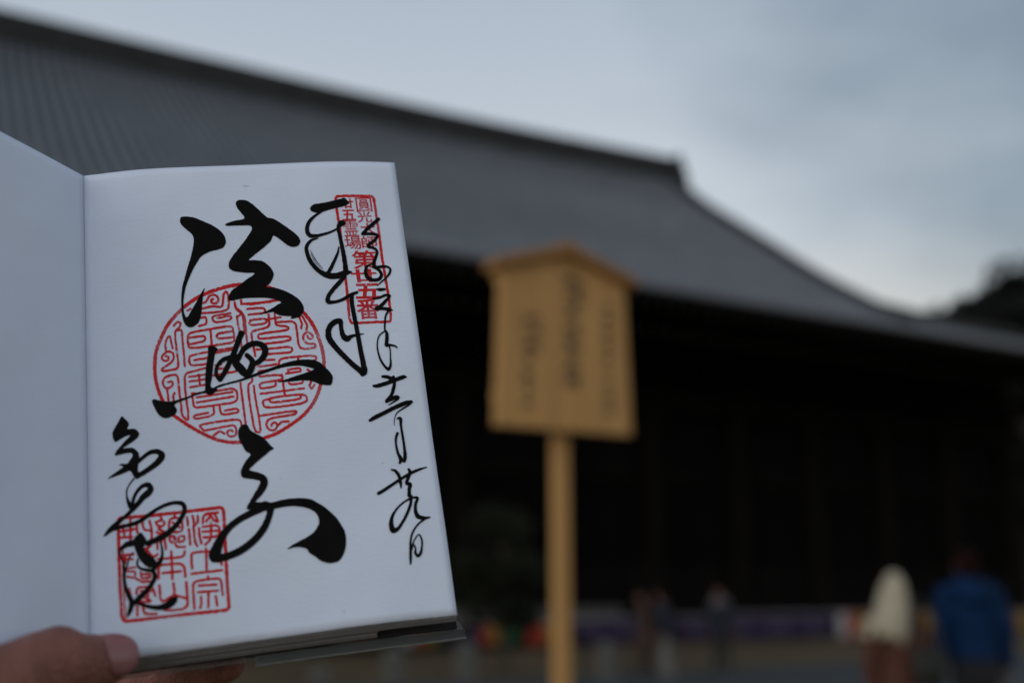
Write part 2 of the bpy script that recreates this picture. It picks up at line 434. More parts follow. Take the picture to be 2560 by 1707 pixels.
# ------------------------------------------------------------------ cloths and the landing in front of the hall
NP = 24.2
s_end, _ = sn(1560, 1540, NP); _, z_hi = sn(1300, 1520, NP); _, z_lo = sn(1300, 1562, NP)
land = empty('timber_landing', HD * s_end + HN * NP, ANG)
tag(land, 'long weathered grey timber landing in front of the hall, behind the sign post', 'landing')
for i in range(18):
    MB().box(-11 + i * 0.61, -11 + i * 0.61 + 0.6, 0, 0.9, z_hi - 0.06, z_hi).build('deck_board', M['deck'], land)
MB().box(-11, -0.02, 0.02, 0.12, z_lo, z_hi - 0.062).build('front_beam', M['deck'], land)
for i in range(6): MB().box(-10.9 + i * 2.1, -10.75 + i * 2.1, 0.2, 0.35, 0, z_lo + 0.1).build('leg', M['deck'], land)

def cloth_panel(w, h, mt, name, parent, x0, sway=0.03, folds=2.0):
    v, f = [], []; A, B = 12, 6
    for i in range(A + 1):
        for j in range(B + 1):
            x = x0 + w * i / A; z = -h * j / B
            v.append((x, sway * math.sin(folds * 2 * math.pi * (x) / max(w, 0.3)) * (0.3 + j / B), z))
    for i in range(A):
        for j in range(B):
            a = i * (B + 1) + j; f.append((a, a + 1, a + B + 2, a + B + 1))
    o = pyobj(name, v, f, mt, parent, True)
    sl = o.modifiers.new('t', 'SOLIDIFY'); sl.thickness = 0.006
    return o
def five_curtain(x0, x1, ytop, ybot, N, cols, label):
    s0, zt = sn(x0, ytop, N); s1, _ = sn(x1, ytop, N); _, zb = sn((x0 + x1) / 2, ybot, N)
    zb = max(zb, 0.03)
    c = empty('temple_curtain', HD * s0 + HN * N + Vector((0, 0, zt)), ANG)
    tag(c, label, 'curtain', 'five-coloured curtains')
    w = (s1 - s0) / len(cols)
    for i, k_ in enumerate(cols): cloth_panel(w - 0.004, zt - zb, M[k_], k_ + '_stripe' if k_ != 'white_cloth' else 'white_stripe', c, i * w)
    MB().tube([(-0.05, 0, 0.03), (s1 - s0 + 0.05, 0, 0.03)], [0.018, 0.018], 8).build('curtain_rope', M['white_cloth'], c)
    return c
WC = 'white_cloth'
five_curtain(850, 985, 1568, 1612, 24.12, [WC, 'red', 'yellow', 'green', 'purple'], 'striped temple curtain nearest the open book, partly hidden by its lower edge')
five_curtain(1008, 1140, 1564, 1612, 24.12, [WC, 'red', 'yellow', 'green', 'purple'], 'white, red, yellow and green striped curtain just right of the book corner')
five_curtain(1172, 1300, 1564, 1612, 24.12, ['purple', 'red', 'yellow', 'green', 'green'], 'dim red and green striped curtain left of the sign post')
five_curtain(1318, 1432, 1560, 1612, 24.12, ['red', 'red', 'yellow', 'green', 'purple'], 'bright red and yellow striped curtain partly behind the sign post')
five_curtain(2092, 2190, 1533, 1600, 24.5, [WC, 'red', 'yellow', 'green'], 'white and red striped curtain beside the cream hooded person')
five_curtain(2268, 2352, 1530, 1598, 24.5, ['purple', 'red', 'yellow', 'green'], 'striped curtain seen between hooded person and blue jacket')
five_curtain(2480, 2600, 1530, 1598, 24.5, [WC, 'purple', 'yellow', 'green'], 'dim striped curtain right of the blue jacketed person')
# purple curtains with pale round crests
def crest_curtain(x0, x1, ytop, ybot, N, crests, label):
    s0, zt = sn(x0, ytop, N); s1, _ = sn(x1, ytop, N); _, zb = sn((x0 + x1) / 2, ybot, N); zb = max(zb, 0.03)
    c = empty('crested_curtain', HD * s0 + HN * N + Vector((0, 0, zt)), ANG)
    tag(c, label, 'curtain', 'purple crested curtains')
    cl = cloth_panel(s1 - s0, zt - zb, M['purple'], 'cloth', c, 0.0, 0.02, 2.0)
    MB().tube([(-0.05, 0, 0.03), (s1 - s0 + 0.05, 0, 0.03)], [0.018, 0.018], 8).build('curtain_rope', M['white_cloth'], c)
    for q in crests:
        cs, _ = sn(q, ytop, N); x = cs - s0; b = MB(); h = (zt - zb)
        for k_ in range(5):
            a = k_ * 2 * math.pi / 5 + math.pi / 2
            b.add([(x + h * (0.2 * math.cos(a) + 0.13 * math.cos(t)), -0.045, -h * 0.5 + h * (0.2 * math.sin(a) + 0.13 * math.sin(t))) for t in [i * math.pi / 6 for i in range(12)]], [tuple(range(12))])
        b.build('crest', M['crest'], c)
crest_curtain(1440, 1600, 1550, 1606, 24.12, [1475, 1560], 'purple curtain between sign post and the brown coated person')
crest_curtain(1690, 1835, 1545, 1600, 24.5, [1735, 1815], 'purple crested curtain between the two farther walkers')
crest_curtain(1840, 2085, 1538, 1598, 24.5, [1850, 1930, 1955, 2030], 'widest purple curtain with pale crests left of the hooded person')

# ------------------------------------------------------------------ stone posts
def stone_post(x, ytop, Y, label, h=None):
    p = at(x, ytop, Y); z = p.z
    r = empty('stone_post', (p.x, p.y, 0), ANG); tag(r, label, 'stone post', 'stone posts in the forecourt')
    MB().box(-0.13, 0.13, -0.13, 0.13, 0, z - 0.1, 0.015).build('shaft', M['stone'], r)
    MB().add([(-0.13, -0.13, z - 0.1), (0.13, -0.13, z - 0.1), (0.13, 0.13, z - 0.1), (-0.13, 0.13, z - 0.1), (0, 0, z)], [(0, 1, 4), (1, 2, 4), (2, 3, 4), (3, 0, 4)]).build('cap', M['stone'], r)
    MB().box(-0.2, 0.2, -0.2, 0.2, 0.0, 0.06, 0.01).build('base', M['stone'], r)
stone_post(1165, 1598, 18.6, 'pale stone post just right of the book, left of the sign post')
stone_post(1517, 1598, 18.8, 'pale stone post between the sign post and brown coated person')
stone_post(985, 1612, 18.4, 'pale stone post low under the book edge')
stone_post(800, 1660, 18.2, 'stone post almost hidden under the middle of the book')

# ------------------------------------------------------------------ notice board on a post
SY = 4.3
pb = at(1411, 1077, SY)
sign = empty('wooden_notice_board', (pb.x, pb.y, 0), math.radians(29))
tag(sign, 'tall blond wooden notice board with little gabled roof on a single post', 'sign')
zb = pb.z; 
H_ = 0.648; WB, WT = 0.314, 0.294
pl = 5
for i in range(pl):                      # vertical planks, gabled top
    a0, a1 = -1 + 2 * i / pl, -1 + 2 * (i + 1) / pl
    def xz(a, t): return ((WB + (WT - WB) * t) * a, zb + t * (H_ - 0.012 + 0.082 * (1 - abs(a))))
    e = 0.0015
    outl = [(xz(a0, 0)[0] + e, zb), (xz(a1, 0)[0] - e, zb), (xz(a1, 1)[0] - e, xz(a1, 1)[1])]
    if a0 < 0 < a1: outl.append((0, xz(0, 1)[1]))
    outl.append((xz(a0, 1)[0] + e, xz(a0, 1)[1]))
    MB().prism(outl, 'y', -0.018, 0.018).build('board_plank', M['sign'], sign)
for zz in (zb + 0.1, zb + 0.58): MB().box(-0.3, 0.3, 0.0185, 0.05, zz, zz + 0.05, 0.004).build('back_batten', M['sign'], sign)
for sx in (-1, 1):
    x1, z1 = sx * 0.335, zb + H_ - 0.026; x0, z0 = 0.0, zb + H_ + 0.0735
    poly = [(x0, z0), (x1, z1), (x1, z1 + 0.034), (x0, z0 + 0.042)]
    MB().prism(poly if sx > 0 else poly[::-1], 'y', -0.06, 0.06).build('roof_board', M['sign_roof'], sign)
MB().tube([(0, -0.064, zb + H_ + 0.116), (0, 0.064, zb + H_ + 0.116)], [0.012, 0.012], 8, caps=False).build('ridge_strip', M['sign_roof'], sign)
MB().box(-0.012, 0.056, 0.0505, 0.095, 0, zb + H_ + 0.0, 0.006).build('post', M['sign'], sign)
# columns of brushed characters, too far out of focus to read
def brush_col(x, ztop, zbot, w, n, wid, rs):
    b = MB(); rr = random.Random(rs); h = (ztop - zbot) / n
    for i in range(n):
        zc = ztop - h * (i + 0.5); lay = 0
        def bar(x0, z0, x1, z1, wd):            # one brush stroke
            nonlocal lay
            d = Vector((x1 - x0, 0, z1 - z0)); q = Vector((-d.z, 0, d.x)).normalized() * wd * 0.5; y = -0.0186 - 0.0004 * lay; lay += 1
            b.add([Vector((x0, y, z0)) - q, Vector((x1, y, z1)) - q * 0.7, Vector((x1, y, z1)) + q * 0.7, Vector((x0, y, z0)) + q], [(0, 1, 2, 3)])
        for q in range(rr.randint(2, 4)):
            z_ = zc + h * rr.uniform(-0.36, 0.38); l = w * rr.uniform(0.22, 0.5); o_ = w * rr.uniform(-0.12, 0.12)
            bar(x + o_ - l, z_ - h * 0.04, x + o_ + l, z_ + h * 0.03, wid)
        for q in range(rr.randint(1, 3)):
            x_ = x + w * rr.uniform(-0.36, 0.36); bar(x_, zc + h * rr.uniform(0.15, 0.42), x_ + w * rr.uniform(-.05, .05), zc - h * rr.uniform(0.15, 0.42), wid * 1.1)
        for sx in (-1, 1):
            if rr.random() < 0.75: bar(x + sx * w * 0.05, zc + h * rr.uniform(-0.1, 0.2), x + sx * w * rr.uniform(0.3, 0.48), zc - h * rr.uniform(0.2, 0.44), wid)
    return b.build('lettering', M['sumi'], sign)
brush_col(0.03, zb + 0.66, zb + 0.165, 0.075, 7, 0.013, 1)
brush_col(-0.175, zb + 0.46, zb + 0.07, 0.055, 7, 0.008, 2)
brush_col(-0.135, zb + 0.47, zb + 0.30, 0.05, 3, 0.006, 4)
brush_col(0.205, zb + 0.55, zb + 0.07, 0.05, 9, 0.0055, 3)
brush_col(0.085, zb + 0.62, zb + 0.52, 0.05, 2, 0.006, 5)

# ------------------------------------------------------------------ trees
def leaves(cloud, size, rs):
    rr = random.Random(rs); v, f = [], []
    for c, r, n in cloud:
        for _ in range(n):
            d = Vector((rr.gauss(0, 1), rr.gauss(0, 1), rr.gauss(0, 1))).normalized()
            p = Vector(c) + Vector((d.x * r[0], d.y * r[1], d.z * r[2])) * (rr.uniform(0.35, 1.0) ** 0.5)
            a = Vector((rr.gauss(0, 1), rr.gauss(0, 1), rr.gauss(0, 1))).normalized(); b = a.orthogonal().normalized()
            s_ = size * rr.uniform(0.6, 1.4); b0 = len(v)
            v += [p - a * s_, p + b * s_ * 0.45, p + a * s_, p - b * s_ * 0.45]; f.append((b0, b0 + 1, b0 + 2, b0 + 3))
    return v, f
def tree(name, base, h, crown_r, label, cat, group, mt, nleaf, size, rs, lobes=14, low=0.35):
    rr = random.Random(rs); r = empty(name, base); tag(r, label, cat, group)
    t = MB(); t.tube([(0, 0, 0), (rr.uniform(-.02, .02) * h, 0, h * 0.3), (rr.uniform(-.03, .03) * h, 0.01 * h, h * 0.6), (0, 0, h * 0.9)], [h * 0.03, h * 0.024, h * 0.015, h * 0.004], 9)
    cloud = []
    for i in range(lobes):
        a = rr.uniform(0, 6.28); zz = h * rr.uniform(low, 0.93); k_ = crown_r * rr.uniform(0.2, 0.8) * math.sqrt(max(0.05, 1 - ((zz / h - 0.55) / 0.47) ** 2))
        c = (k_ * math.cos(a), k_ * math.sin(a), zz); q = crown_r * rr.uniform(0.28, 0.5)
        cloud.append((c, (q, q, q * 0.75), nleaf // lobes))
        t.tube([(0, 0, zz * 0.75), (c[0] * 0.5, c[1] * 0.5, zz * 0.9), c], [h * 0.011, h * 0.007, h * 0.002], 6)
    t.build('trunk', M['bark'], r, True)
    v, f = leaves(cloud, size, rs); pyobj('crown', v, f, mt, r)
    return r
# wooded slope to the right, behind the hall
v, f = [], []
for i in range(25):
    for j in range(13):
        x, y = 20 + i * 8, 62 + j * 12
        z = -1 + 15 * (1 - math.exp(-max(0, (x - 24)) / 30)) * (1 - math.exp(-(y - 60) / 30)) + 1.2 * math.sin(x * .2) * math.sin(y * .13)
        v.append((x, y, z))
for i in range(24):
    for j in range(12):
        a = i * 13 + j; f.append((a, a + 13, a + 14, a + 1))
tag(pyobj('hill', v, f, M['hill'], None, True), kind='structure')
TR = [(2325, 745, 78, 3.2, 'lowest dark tree of the hillside, just above the roof corner'),
      (2385, 706, 76, 3.8, 'second dark tree up the hillside from the roof corner'),
      (2445, 672, 74, 4.0, 'third dark tree up the hillside from the roof corner'),
      (2502, 648, 72, 4.0, 'fourth dark tree, where the hillside outline steps up'),
      (2552, 628, 70, 4.0, 'dark tree at the right picture edge, highest in view'),
      (2615, 610, 70, 4.2, 'outermost dark tree, mostly cut off by the right edge'),
      (2528, 700, 66, 3.8, 'nearer dark tree below the highest one at the right edge'),
      (2465, 748, 68, 3.6, 'nearer dark tree low on the hillside above the eave')]
for i, (px, py, Y, cr_, lab) in enumerate(TR):
    p = at(px, py, Y)
    tree('evergreen_tree', (p.x, p.y, 0), p.z, cr_, lab, 'tree', 'trees behind the hall', M['leaf'], 6500, 0.36, 40 + i, 26, 0.3)
p = at(1262, 1265, 21.0)
tree('garden_shrub', (p.x, p.y, 0), p.z, 1.05, 'dim leafy shrub in front of the hall between book and sign post', 'shrub', None, M['shrub'], 4200, 0.075, 91, 14, 0.28)

# ------------------------------------------------------------------ people
CL = dict(
    blue=mat('blue_jacket_cloth', (0.003, 0.02, 0.066), 0.75, 0.2, 10, 0.3, 40, spec=0.12),
    black=mat('black_trouser_cloth', (0.012, 0.012, 0.014), 0.9, 0.2, 10),
    navy=mat('navy_coat_cloth', (0.010, 0.012, 0.022), 0.9, 0.2, 10),
    rust=mat('rust_coat_cloth', (0.075, 0.024, 0.014), 0.9, 0.2, 10),
    cream=mat('cream_knit', (0.40, 0.35, 0.25), 0.95, 0.12, 14, 0.5, 90),
    brown=mat('brown_coat_cloth', (0.038, 0.019, 0.011), 0.9, 0.2, 10),
    grey=mat('grey_cloth', (0.12, 0.115, 0.125), 0.9, 0.2, 10),
    pale=mat('pale_trouser_cloth', (0.12, 0.118, 0.118), 0.9, 0.15, 10),
    bag=mat('black_leather', (0.012, 0.013, 0.011), 0.5, 0.2, 20),
    shoe=mat('dark_shoe', (0.02, 0.018, 0.016), 0.6, 0.2, 20),
    eye=mat('eye', (0.02, 0.015, 0.012), 0.2),
    lip=mat('lips', (0.3, 0.1, 0.08), 0.5),
)
UPX = (1, 0, 0)
def figure(loc, rz, H, label, lean=0.0, stride=0.0, armf=0.05, top='blue', top_hem=0.84, bottom='black', hair='hair', skirt=None, hood=False, hair_len=0.0, spread=1.0):
    r = empty('person', loc, rz); tag(r, label, 'person')
    k = H / 1.72
    def B(p):                                    # forward lean above the hips
        x, y, z = p
        if z > 0.9: y = y + (z - 0.9) * math.tan(lean); z = 0.9 + (z - 0.9) * math.cos(lean)
        return (x * k, y * k, z * k)
    def T(b, pts, rad, seg=12, up=UPX, caps=True):
        b.tube([B(p) for p in pts], [tuple(q * k for q in a) if isinstance(a, tuple) else a * k for a in rad], seg, caps=caps, up=up)
    legs = {}
    for sx in (-1, 1):
        st = stride * sx
        legs[sx] = [(0.085 * sx, 0, 0.90), (0.095 * sx, st * 0.6 + 0.02, 0.50), (0.095 * sx, st - 0.01, 0.09)]
    arms = {sx: [(0.175 * sx, 0, 1.40), (0.245 * sx * spread, -0.02 + armf * 0.3 * sx, 1.13), (0.255 * sx * spread, 0.04 + armf * sx, 0.89)] for sx in (-1, 1)}
    b = MB()
    T(b, [(0, 0, 0.84), (0, 0, 0.95), (0, 0, 1.12), (0, 0, 1.3), (0, 0, 1.40), (0, 0, 1.45)], [(0.14, 0.09), (0.145, 0.095), (0.125, 0.09), (0.145, 0.1), (0.13, 0.075), (0.065, 0.055)])
    T(b, [(0, 0.0, 1.43), (0, 0.015, 1.56)], [0.055, 0.05])
    def ball(b, p, rr): b.ball(B(p), tuple(q * k for q in rr))
    ball(b, (0, 0.02, 1.615), (0.074, 0.093, 0.108)); ball(b, (0, 0.05, 1.56), (0.052, 0.06, 0.05))
    ball(b, (0, 0.114, 1.605), (0.013, 0.02, 0.022))
    for sx in (-1, 1):
        ball(b, (0.076 * sx, 0.01, 1.61), (0.012, 0.02, 0.03))
        T(b, legs[sx], [0.085, 0.058, 0.04]); x, y, z = legs[sx][2]
        T(b, [(x, y - 0.03, 0.06), (x * 1.05, y + 0.1, 0.045), (x * 1.08, y + 0.19, 0.03)], [0.04, 0.042, 0.03])
        T(b, arms[sx], [0.042, 0.036, 0.027]); x, y, z = arms[sx][2]
        T(b, [(x, y, z), (x, y + 0.012, z - 0.05), (x, y + 0.02, z - 0.085)], [(0.018, 0.026), (0.017, 0.038), (0.014, 0.038)])
        for q, l in ((-0.03, 0.06), (-0.01, 0.075), (0.01, 0.08), (0.03, 0.07)):
            T(b, [(x, y + 0.02 - q, z - 0.08), (x - 0.004 * sx, y + 0.028 - q, z - 0.08 - l * 0.55), (x - 0.016 * sx, y + 0.03 - q, z - 0.08 - l)], [0.0095, 0.009, 0.007], 8)
        T(b, [(x - 0.008 * sx, y + 0.035, z - 0.03), (x - 0.02 * sx, y + 0.065, z - 0.06), (x - 0.024 * sx, y + 0.07, z - 0.095)], [0.011, 0.01, 0.008], 8)
    b.merged('body', M['face'], r, 0.0075, 3)
    # face
    e = MB()
    for sx in (-1, 1):
        e = MB(); ball(e, (0.03 * sx, 0.104, 1.62), (0.012, 0.008, 0.006)); e.build('eye', CL['eye'], r, True)
    e = MB(); ball(e, (0, 0.108, 1.565), (0.022, 0.008, 0.006)); e.build('mouth', CL['lip'], r, True)
    # hair
    if not hood:
        h = MB(); ball(h, (0, 0.0, 1.637), (0.085, 0.098, 0.103)); ball(h, (0, -0.035, 1.59), (0.078, 0.07, 0.1))
        if hair_len: T(h, [(0, -0.04, 1.6), (0, -0.06, 1.5), (0, -0.08, 1.5 - hair_len)], [(0.08, 0.06), (0.09, 0.05), (0.06, 0.03)])
        h.merged('hair', M[hair], r, 0.009, 2)
    # coat or jacket with sleeves
    c = MB(); z0 = top_hem
    rows = [(0, 0, z0), (0, 0, z0 + 0.03), (0, 0, 1.0), (0, 0, 1.12), (0, 0, 1.3), (0, 0, 1.41), (0, 0, 1.475)]
    rad = [(0.175, 0.14), (0.18, 0.145), (0.172, 0.138), (0.168, 0.135), (0.185, 0.145), (0.17, 0.11), (0.085, 0.08)]
    if z0 < 0.7: rows.insert(2, (0, 0, 0.8)); rad = [(0.24, 0.2), (0.24, 0.2), (0.21, 0.17)] + rad[2:]
    T(c, rows, rad, 16, caps=False)
    for sx in (-1, 1):
        a = arms[sx]; w = tuple(a[1][i] + (a[2][i] - a[1][i]) * 0.96 for i in range(3))
        T(c, [(a[0][0] * 0.6, 0, 1.41), a[0], tuple((a[0][i] + a[1][i]) / 2 for i in range(3)), a[1], w], [0.07, 0.082, 0.072, 0.062, 0.054])
    if top == 'blue':                             # bunched hood on the back of the jacket
        T(c, [(-0.13, -0.06, 1.45), (-0.07, -0.13, 1.40), (0, -0.155, 1.37), (0.07, -0.13, 1.40), (0.13, -0.06, 1.45)], [0.05, 0.06, 0.065, 0.06, 0.05], up=(0, 0, 1))
        T(c, [(0, 0, 1.44), (0, 0.0, 1.53)], [(0.1, 0.09), (0.085, 0.08)])
    c.merged('jacket' if z0 > 0.7 else 'coat', CL[top], r, 0.012, 4)
    p = MB()
    T(p, [(0, 0, 0.80), (0, 0, 0.9), (0, 0, 1.0)], [(0.16, 0.115), (0.17, 0.125), (0.15, 0.11)])
    for sx in (-1, 1):
        l = legs[sx]; T(p, [l[0], l[1], (l[2][0], l[2][1], 0.11)], [0.1, 0.076, 0.062])
    p.merged('trousers', CL[bottom], r, 0.012, 3)
    for sx in (-1, 1):
        x, y, z = legs[sx][2]; s_ = MB()
        T(s_, [(x, y - 0.04, 0.06), (x * 1.05, y + 0.1, 0.052), (x * 1.08, y + 0.2, 0.042)], [0.05, 0.052, 0.04])
        s_.merged('shoe', CL['shoe'], r, 0.01, 2)
    if hood:                                      # big cream hood and shawl falling over the shoulders
        h = MB()
        T(h, [(0.02, 0.0, 1.75), (0.02, 0.0, 1.72), (0.015, -0.01, 1.64), (0.0, -0.02, 1.52), (-0.035, -0.03, 1.42), (-0.085, -0.03, 1.31), (-0.13, -0.03, 1.24)],
          [(0.03, 0.03), (0.058, 0.06), (0.085, 0.11), (0.108, 0.132), (0.138, 0.152), (0.175, 0.165), (0.2, 0.165)], 18, caps=False)
        for i in range(9):
            a = 2 * math.pi * i / 9; x, y = 0.16 * math.cos(a), 0.15 * math.sin(a)
            T(h, [(x * 0.4, y * 0.5, 1.64), (x * 0.75 - 0.015, y * 0.85 - 0.02, 1.44), (x * 1.08 - 0.12, y - 0.03, 1.25)], [0.025, 0.032, 0.03], 8)
        h.merged('hood', CL['cream'], r, 0.011, 4)
    return r, k
# nearer pair, backs to the camera
p = at(2424, 1500, 9.0)
figure((p.x, p.y, 0), math.radians(-8), 1.83, 'person in bright blue hooded jacket and black trousers, walking away', 0.0, 0.1, 0.06, 'blue', 0.92, 'black', 'redhair', spread=0.98)
p = at(2232, 1500, 8.7)
w_, kk = figure((p.x, p.y, 0), math.radians(10), 1.63, 'person wrapped in cream hood and rust brown coat, walking away', 0.0, 0.08, 0.05, 'rust', 0.5, 'black', 'hair', hood=True)
bagr = empty('shoulder_bag', (p.x + 0.17, p.y - 0.2, 0.84), math.radians(10))
tag(bagr, 'black shoulder bag hanging at the side of the rust brown coat', 'bag')
bb = MB().box(-0.12, 0.12, -0.055, 0.055, -0.03, 0.25, 0.035); bb.build('body', CL['bag'], bagr, True)
MB().box(-0.112, 0.112, -0.062, -0.051, 0.1, 0.25, 0.004).build('flap', CL['bag'], bagr)
MB().tube([(-0.1, 0, 0.23), (-0.09, 0.02, 0.4), (-0.06, 0.1, 0.58), (0.02, 0.15, 0.62), (0.08, 0.1, 0.55), (0.1, 0.02, 0.4), (0.1, 0, 0.23)], [0.011] * 7, 8).build('strap', CL['bag'], bagr, True)
# farther figures by the landing
p = at(1662, 1500, 18.8)
figure((p.x, p.y, 0), math.radians(60), 1.50, 'bare headed person in dark navy coat and pale trousers beyond the sign post', 0.12, 0.12, 0.06, 'navy', 0.74, 'pale', 'redhair')
p = at(1613, 1500, 20.4)
figure((p.x, p.y, 0), math.radians(100), 1.43, 'short person in long brown coat close behind the navy coated person', 0.1, 0.06, 0.04, 'brown', 0.42, 'brown', 'hair')
p = at(1800, 1500, 20.6)
figure((p.x, p.y, 0), math.radians(150), 1.50, 'person in dark coat and grey scarf facing the camera before purple curtain', 0.06, 0.1, 0.05, 'navy', 0.74, 'black', 'hair')
pp_ = at(1800, 1500, 20.6)
sc_ = MB(); sc_.tube([(0.12 * math.cos(a), 0.1 * math.sin(a), 1.27 + 0.02 * math.cos(2 * a)) for a in [i * math.pi / 8 for i in range(17)]], [0.05] * 17, 8)
sco = sc_.build('scarf', CL['grey'], None, True); sco.location = (pp_.x, pp_.y + 0.0, 0)
for o in bpy.data.objects:
    if o.get('label', '').startswith('person in dark coat and grey scarf'): sco.parent = o; sco.location = (0, 0.02, 0)

# ------------------------------------------------------------------ the open stamp book
def rodrigues(w):
    t = np.linalg.norm(w); k_ = w / t; K_ = np.array([[0, -k_[2], k_[1]], [k_[2], 0, -k_[0]], [-k_[1], k_[0], 0]])
    return np.eye(3) + math.sin(t) * K_ + (1 - math.cos(t)) * K_ @ K_
BR_ = rodrigues(np.array([-0.4033, 0.2087, 0.1229])); BO = np.array([-0.1647, 0.0636, -0.4201])
PW, PH = 0.12, 0.1833
cp, sp_ = math.cos(PITCH), math.sin(PITCH)
RC = np.array([[1, 0, 0], [0, -sp_, -cp], [0, cp, -sp_]])        # camera axes in the world
Rw = RC @ BR_; Ow = RC @ BO + np.array([0, 0, CAM_Z])
B0 = np.array([PW / 2, -PH, 0.0])
book = bpy.data.objects.new('stamp_book', None); C.objects.link(book)
mw = Matrix.Identity(4)
Tw = Ow + Rw @ B0
for i in range(3):
    for j in range(3): mw[i][j] = Rw[i, j]
    mw[i][3] = Tw[i]
book.matrix_world = mw
tag(book, 'open temple stamp book with black brush calligraphy and red seals, held up in front', 'book')

def bend(u, v):
    a = u / PW; w = -v / PH
    z = 0.0039 * 4 * a * (1 - a)
    z = z + 0.0009 * np.sin(2 * math.pi * (1.3 * a + 0.7 * w) + 0.6) * np.sin(2 * math.pi * 1.6 * w + 1.0) * np.clip(6 * a, 0, 1)
    z = z + 0.0003 * np.sin(2 * math.pi * (2.6 * a - 1.1 * w) + 2.0) * np.sin(2 * math.pi * 2.3 * w) * np.clip(6 * a, 0, 1)
    return z
def on_page(px):                # photo pixels -> page coordinates u, v (page local)
    px = np.asarray(px, float)
    r = np.stack([(px[:, 0] - CX) / F_PX, (CY - px[:, 1]) / F_PX, -np.ones(len(px))], 1) @ BR_
    o = -BO @ BR_
    z = np.zeros(len(px))
    for _ in range(6):
        t = (z - o[2]) / r[:, 2]; u = o[0] + t * r[:, 0]; v = o[1] + t * r[:, 1]; z = bend(u, v)
    return u, v

def sheet(name, fn, nu, nv, m, parent, thick):
    """closed thin sheet; fn(i/nu, j/nv) gives point and normal offset"""
    v, f = [], []
    for k_ in (0, 1):
        for i in range(nu + 1):
            for j in range(nv + 1):
                v.append(fn(i / nu, j / nv, -thick * k_))
    n1 = (nu + 1) * (nv + 1); idx = lambda i, j: i * (nv + 1) + j
    for i in range(nu):
        for j in range(nv):
            f.append((idx(i, j), idx(i, j + 1), idx(i + 1, j + 1), idx(i + 1, j)))
            f.append((n1 + idx(i, j), n1 + idx(i + 1, j), n1 + idx(i + 1, j + 1), n1 + idx(i, j + 1)))
    for i in range(nu):
        for j in (0, nv):
            q = (idx(i, j), idx(i + 1, j), n1 + idx(i + 1, j), n1 + idx(i, j)); f.append(q if j == 0 else q[::-1])
    for j in range(nv):
        for i in (0, nu):
            q = (idx(i, j), n1 + idx(i, j), n1 + idx(i, j + 1), idx(i, j + 1)); f.append(q if i == 0 else q[::-1])
    return pyobj(name, v, f, m, parent, False)

def paper_mat():
    m = mat('washi_paper', (0.79, 0.79, 0.80), 0.75, 0.0, spec=0.25)
    t = m.node_tree; b = t.nodes['Principled BSDF']
    c = t.nodes.new('ShaderNodeTexCoord'); n = t.nodes.new('ShaderNodeTexNoise'); n.inputs['Scale'].default_value = 26; n.inputs['Detail'].default_value = 5
    r = t.nodes.new('ShaderNodeValToRGB'); r.color_ramp.elements[0].color = (0.67, 0.735, 0.87, 1); r.color_ramp.elements[1].color = (0.74, 0.80, 0.92, 1)
    t.links.new(c.outputs['Object'], n.inputs['Vector']); t.links.new(n.outputs['Fac'], r.inputs['Fac']); t.links.new(r.outputs['Color'], b.inputs['Base Color'])
    n2 = t.nodes.new('ShaderNodeTexNoise'); n2.inputs['Scale'].default_value = 900; n2.inputs['Detail'].default_value = 4
    mp2 = t.nodes.new('ShaderNodeMapping'); mp2.inputs['Scale'].default_value = (0.4, 1, 1); t.links.new(c.outputs['Object'], mp2.inputs['Vector']); t.links.new(mp2.outputs['Vector'], n2.inputs['Vector'])
    u = t.nodes.new('ShaderNodeBump'); u.inputs['Strength'].default_value = 0.3; u.inputs['Distance'].default_value = 0.0005
    t.links.new(n2.outputs['Fac'], u.inputs['Height']); t.links.new(u.outputs['Normal'], b.inputs['Normal'])
    n3 = t.nodes.new('ShaderNodeTexNoise'); n3.inputs['Scale'].default_value = 24; n3.inputs['Detail'].default_value = 2; t.links.new(c.outputs['Object'], n3.inputs['Vector'])
    u3 = t.nodes.new('ShaderNodeBump'); u3.inputs['Strength'].default_value = 0.55; u3.inputs['Distance'].default_value = 0.005
    t.links.new(n3.outputs['Fac'], u3.inputs['Height']); t.links.new(u3.outputs['Normal'], u.inputs['Normal'])   # cockling from the wet ink
    return m
PAPER = paper_mat()
EDGE = mat('page_edges', (0.36, 0.36, 0.375), 0.85, 0.2, 90, 0.5, 400, stretch=(0.15, 1, 6))
def sm(o):
    o.data.polygons.foreach_set('use_smooth', [True] * len(o.data.polygons)); return o
def right_fn(a, w, dz): 
    u, v = a * PW, -w * PH
    return np.array([u, v, float(bend(u, v)) + dz]) - B0
page = sheet('page', right_fn, 48, 60, PAPER, book, 0.00025)
page['label'] = 'right-hand page with calligraphy and red seals'
PHI = math.radians(53.5)
def left_fn(a, w, dz):
    u, v = a * PW, -w * PH
    c = 0.0003 * math.sin(math.pi * min(1, a * 2.2)) + 0.0011 * math.sin(9 * a + 4.5 * w + 0.5) * min(1, 3 * a) * min(1, 6 * w) + 0.0004 * math.sin(17 * a - 9 * w) * min(1, 3 * a) * min(1, 6 * w)
    d = u; q = c + dz
    return np.array([-math.cos(PHI) * d + math.sin(PHI) * q - 0.00005, v, math.sin(PHI) * d + math.cos(PHI) * q]) - B0
lp = sheet('page', left_fn, 40, 50, PAPER, book, 0.00025)
lp['label'] = 'blank left-hand page folded toward the viewer'
for o in (page, lp):
    o.data.polygons.foreach_set('use_smooth', [i < 2 * 48 * 60 for i in range(len(o.data.polygons))])
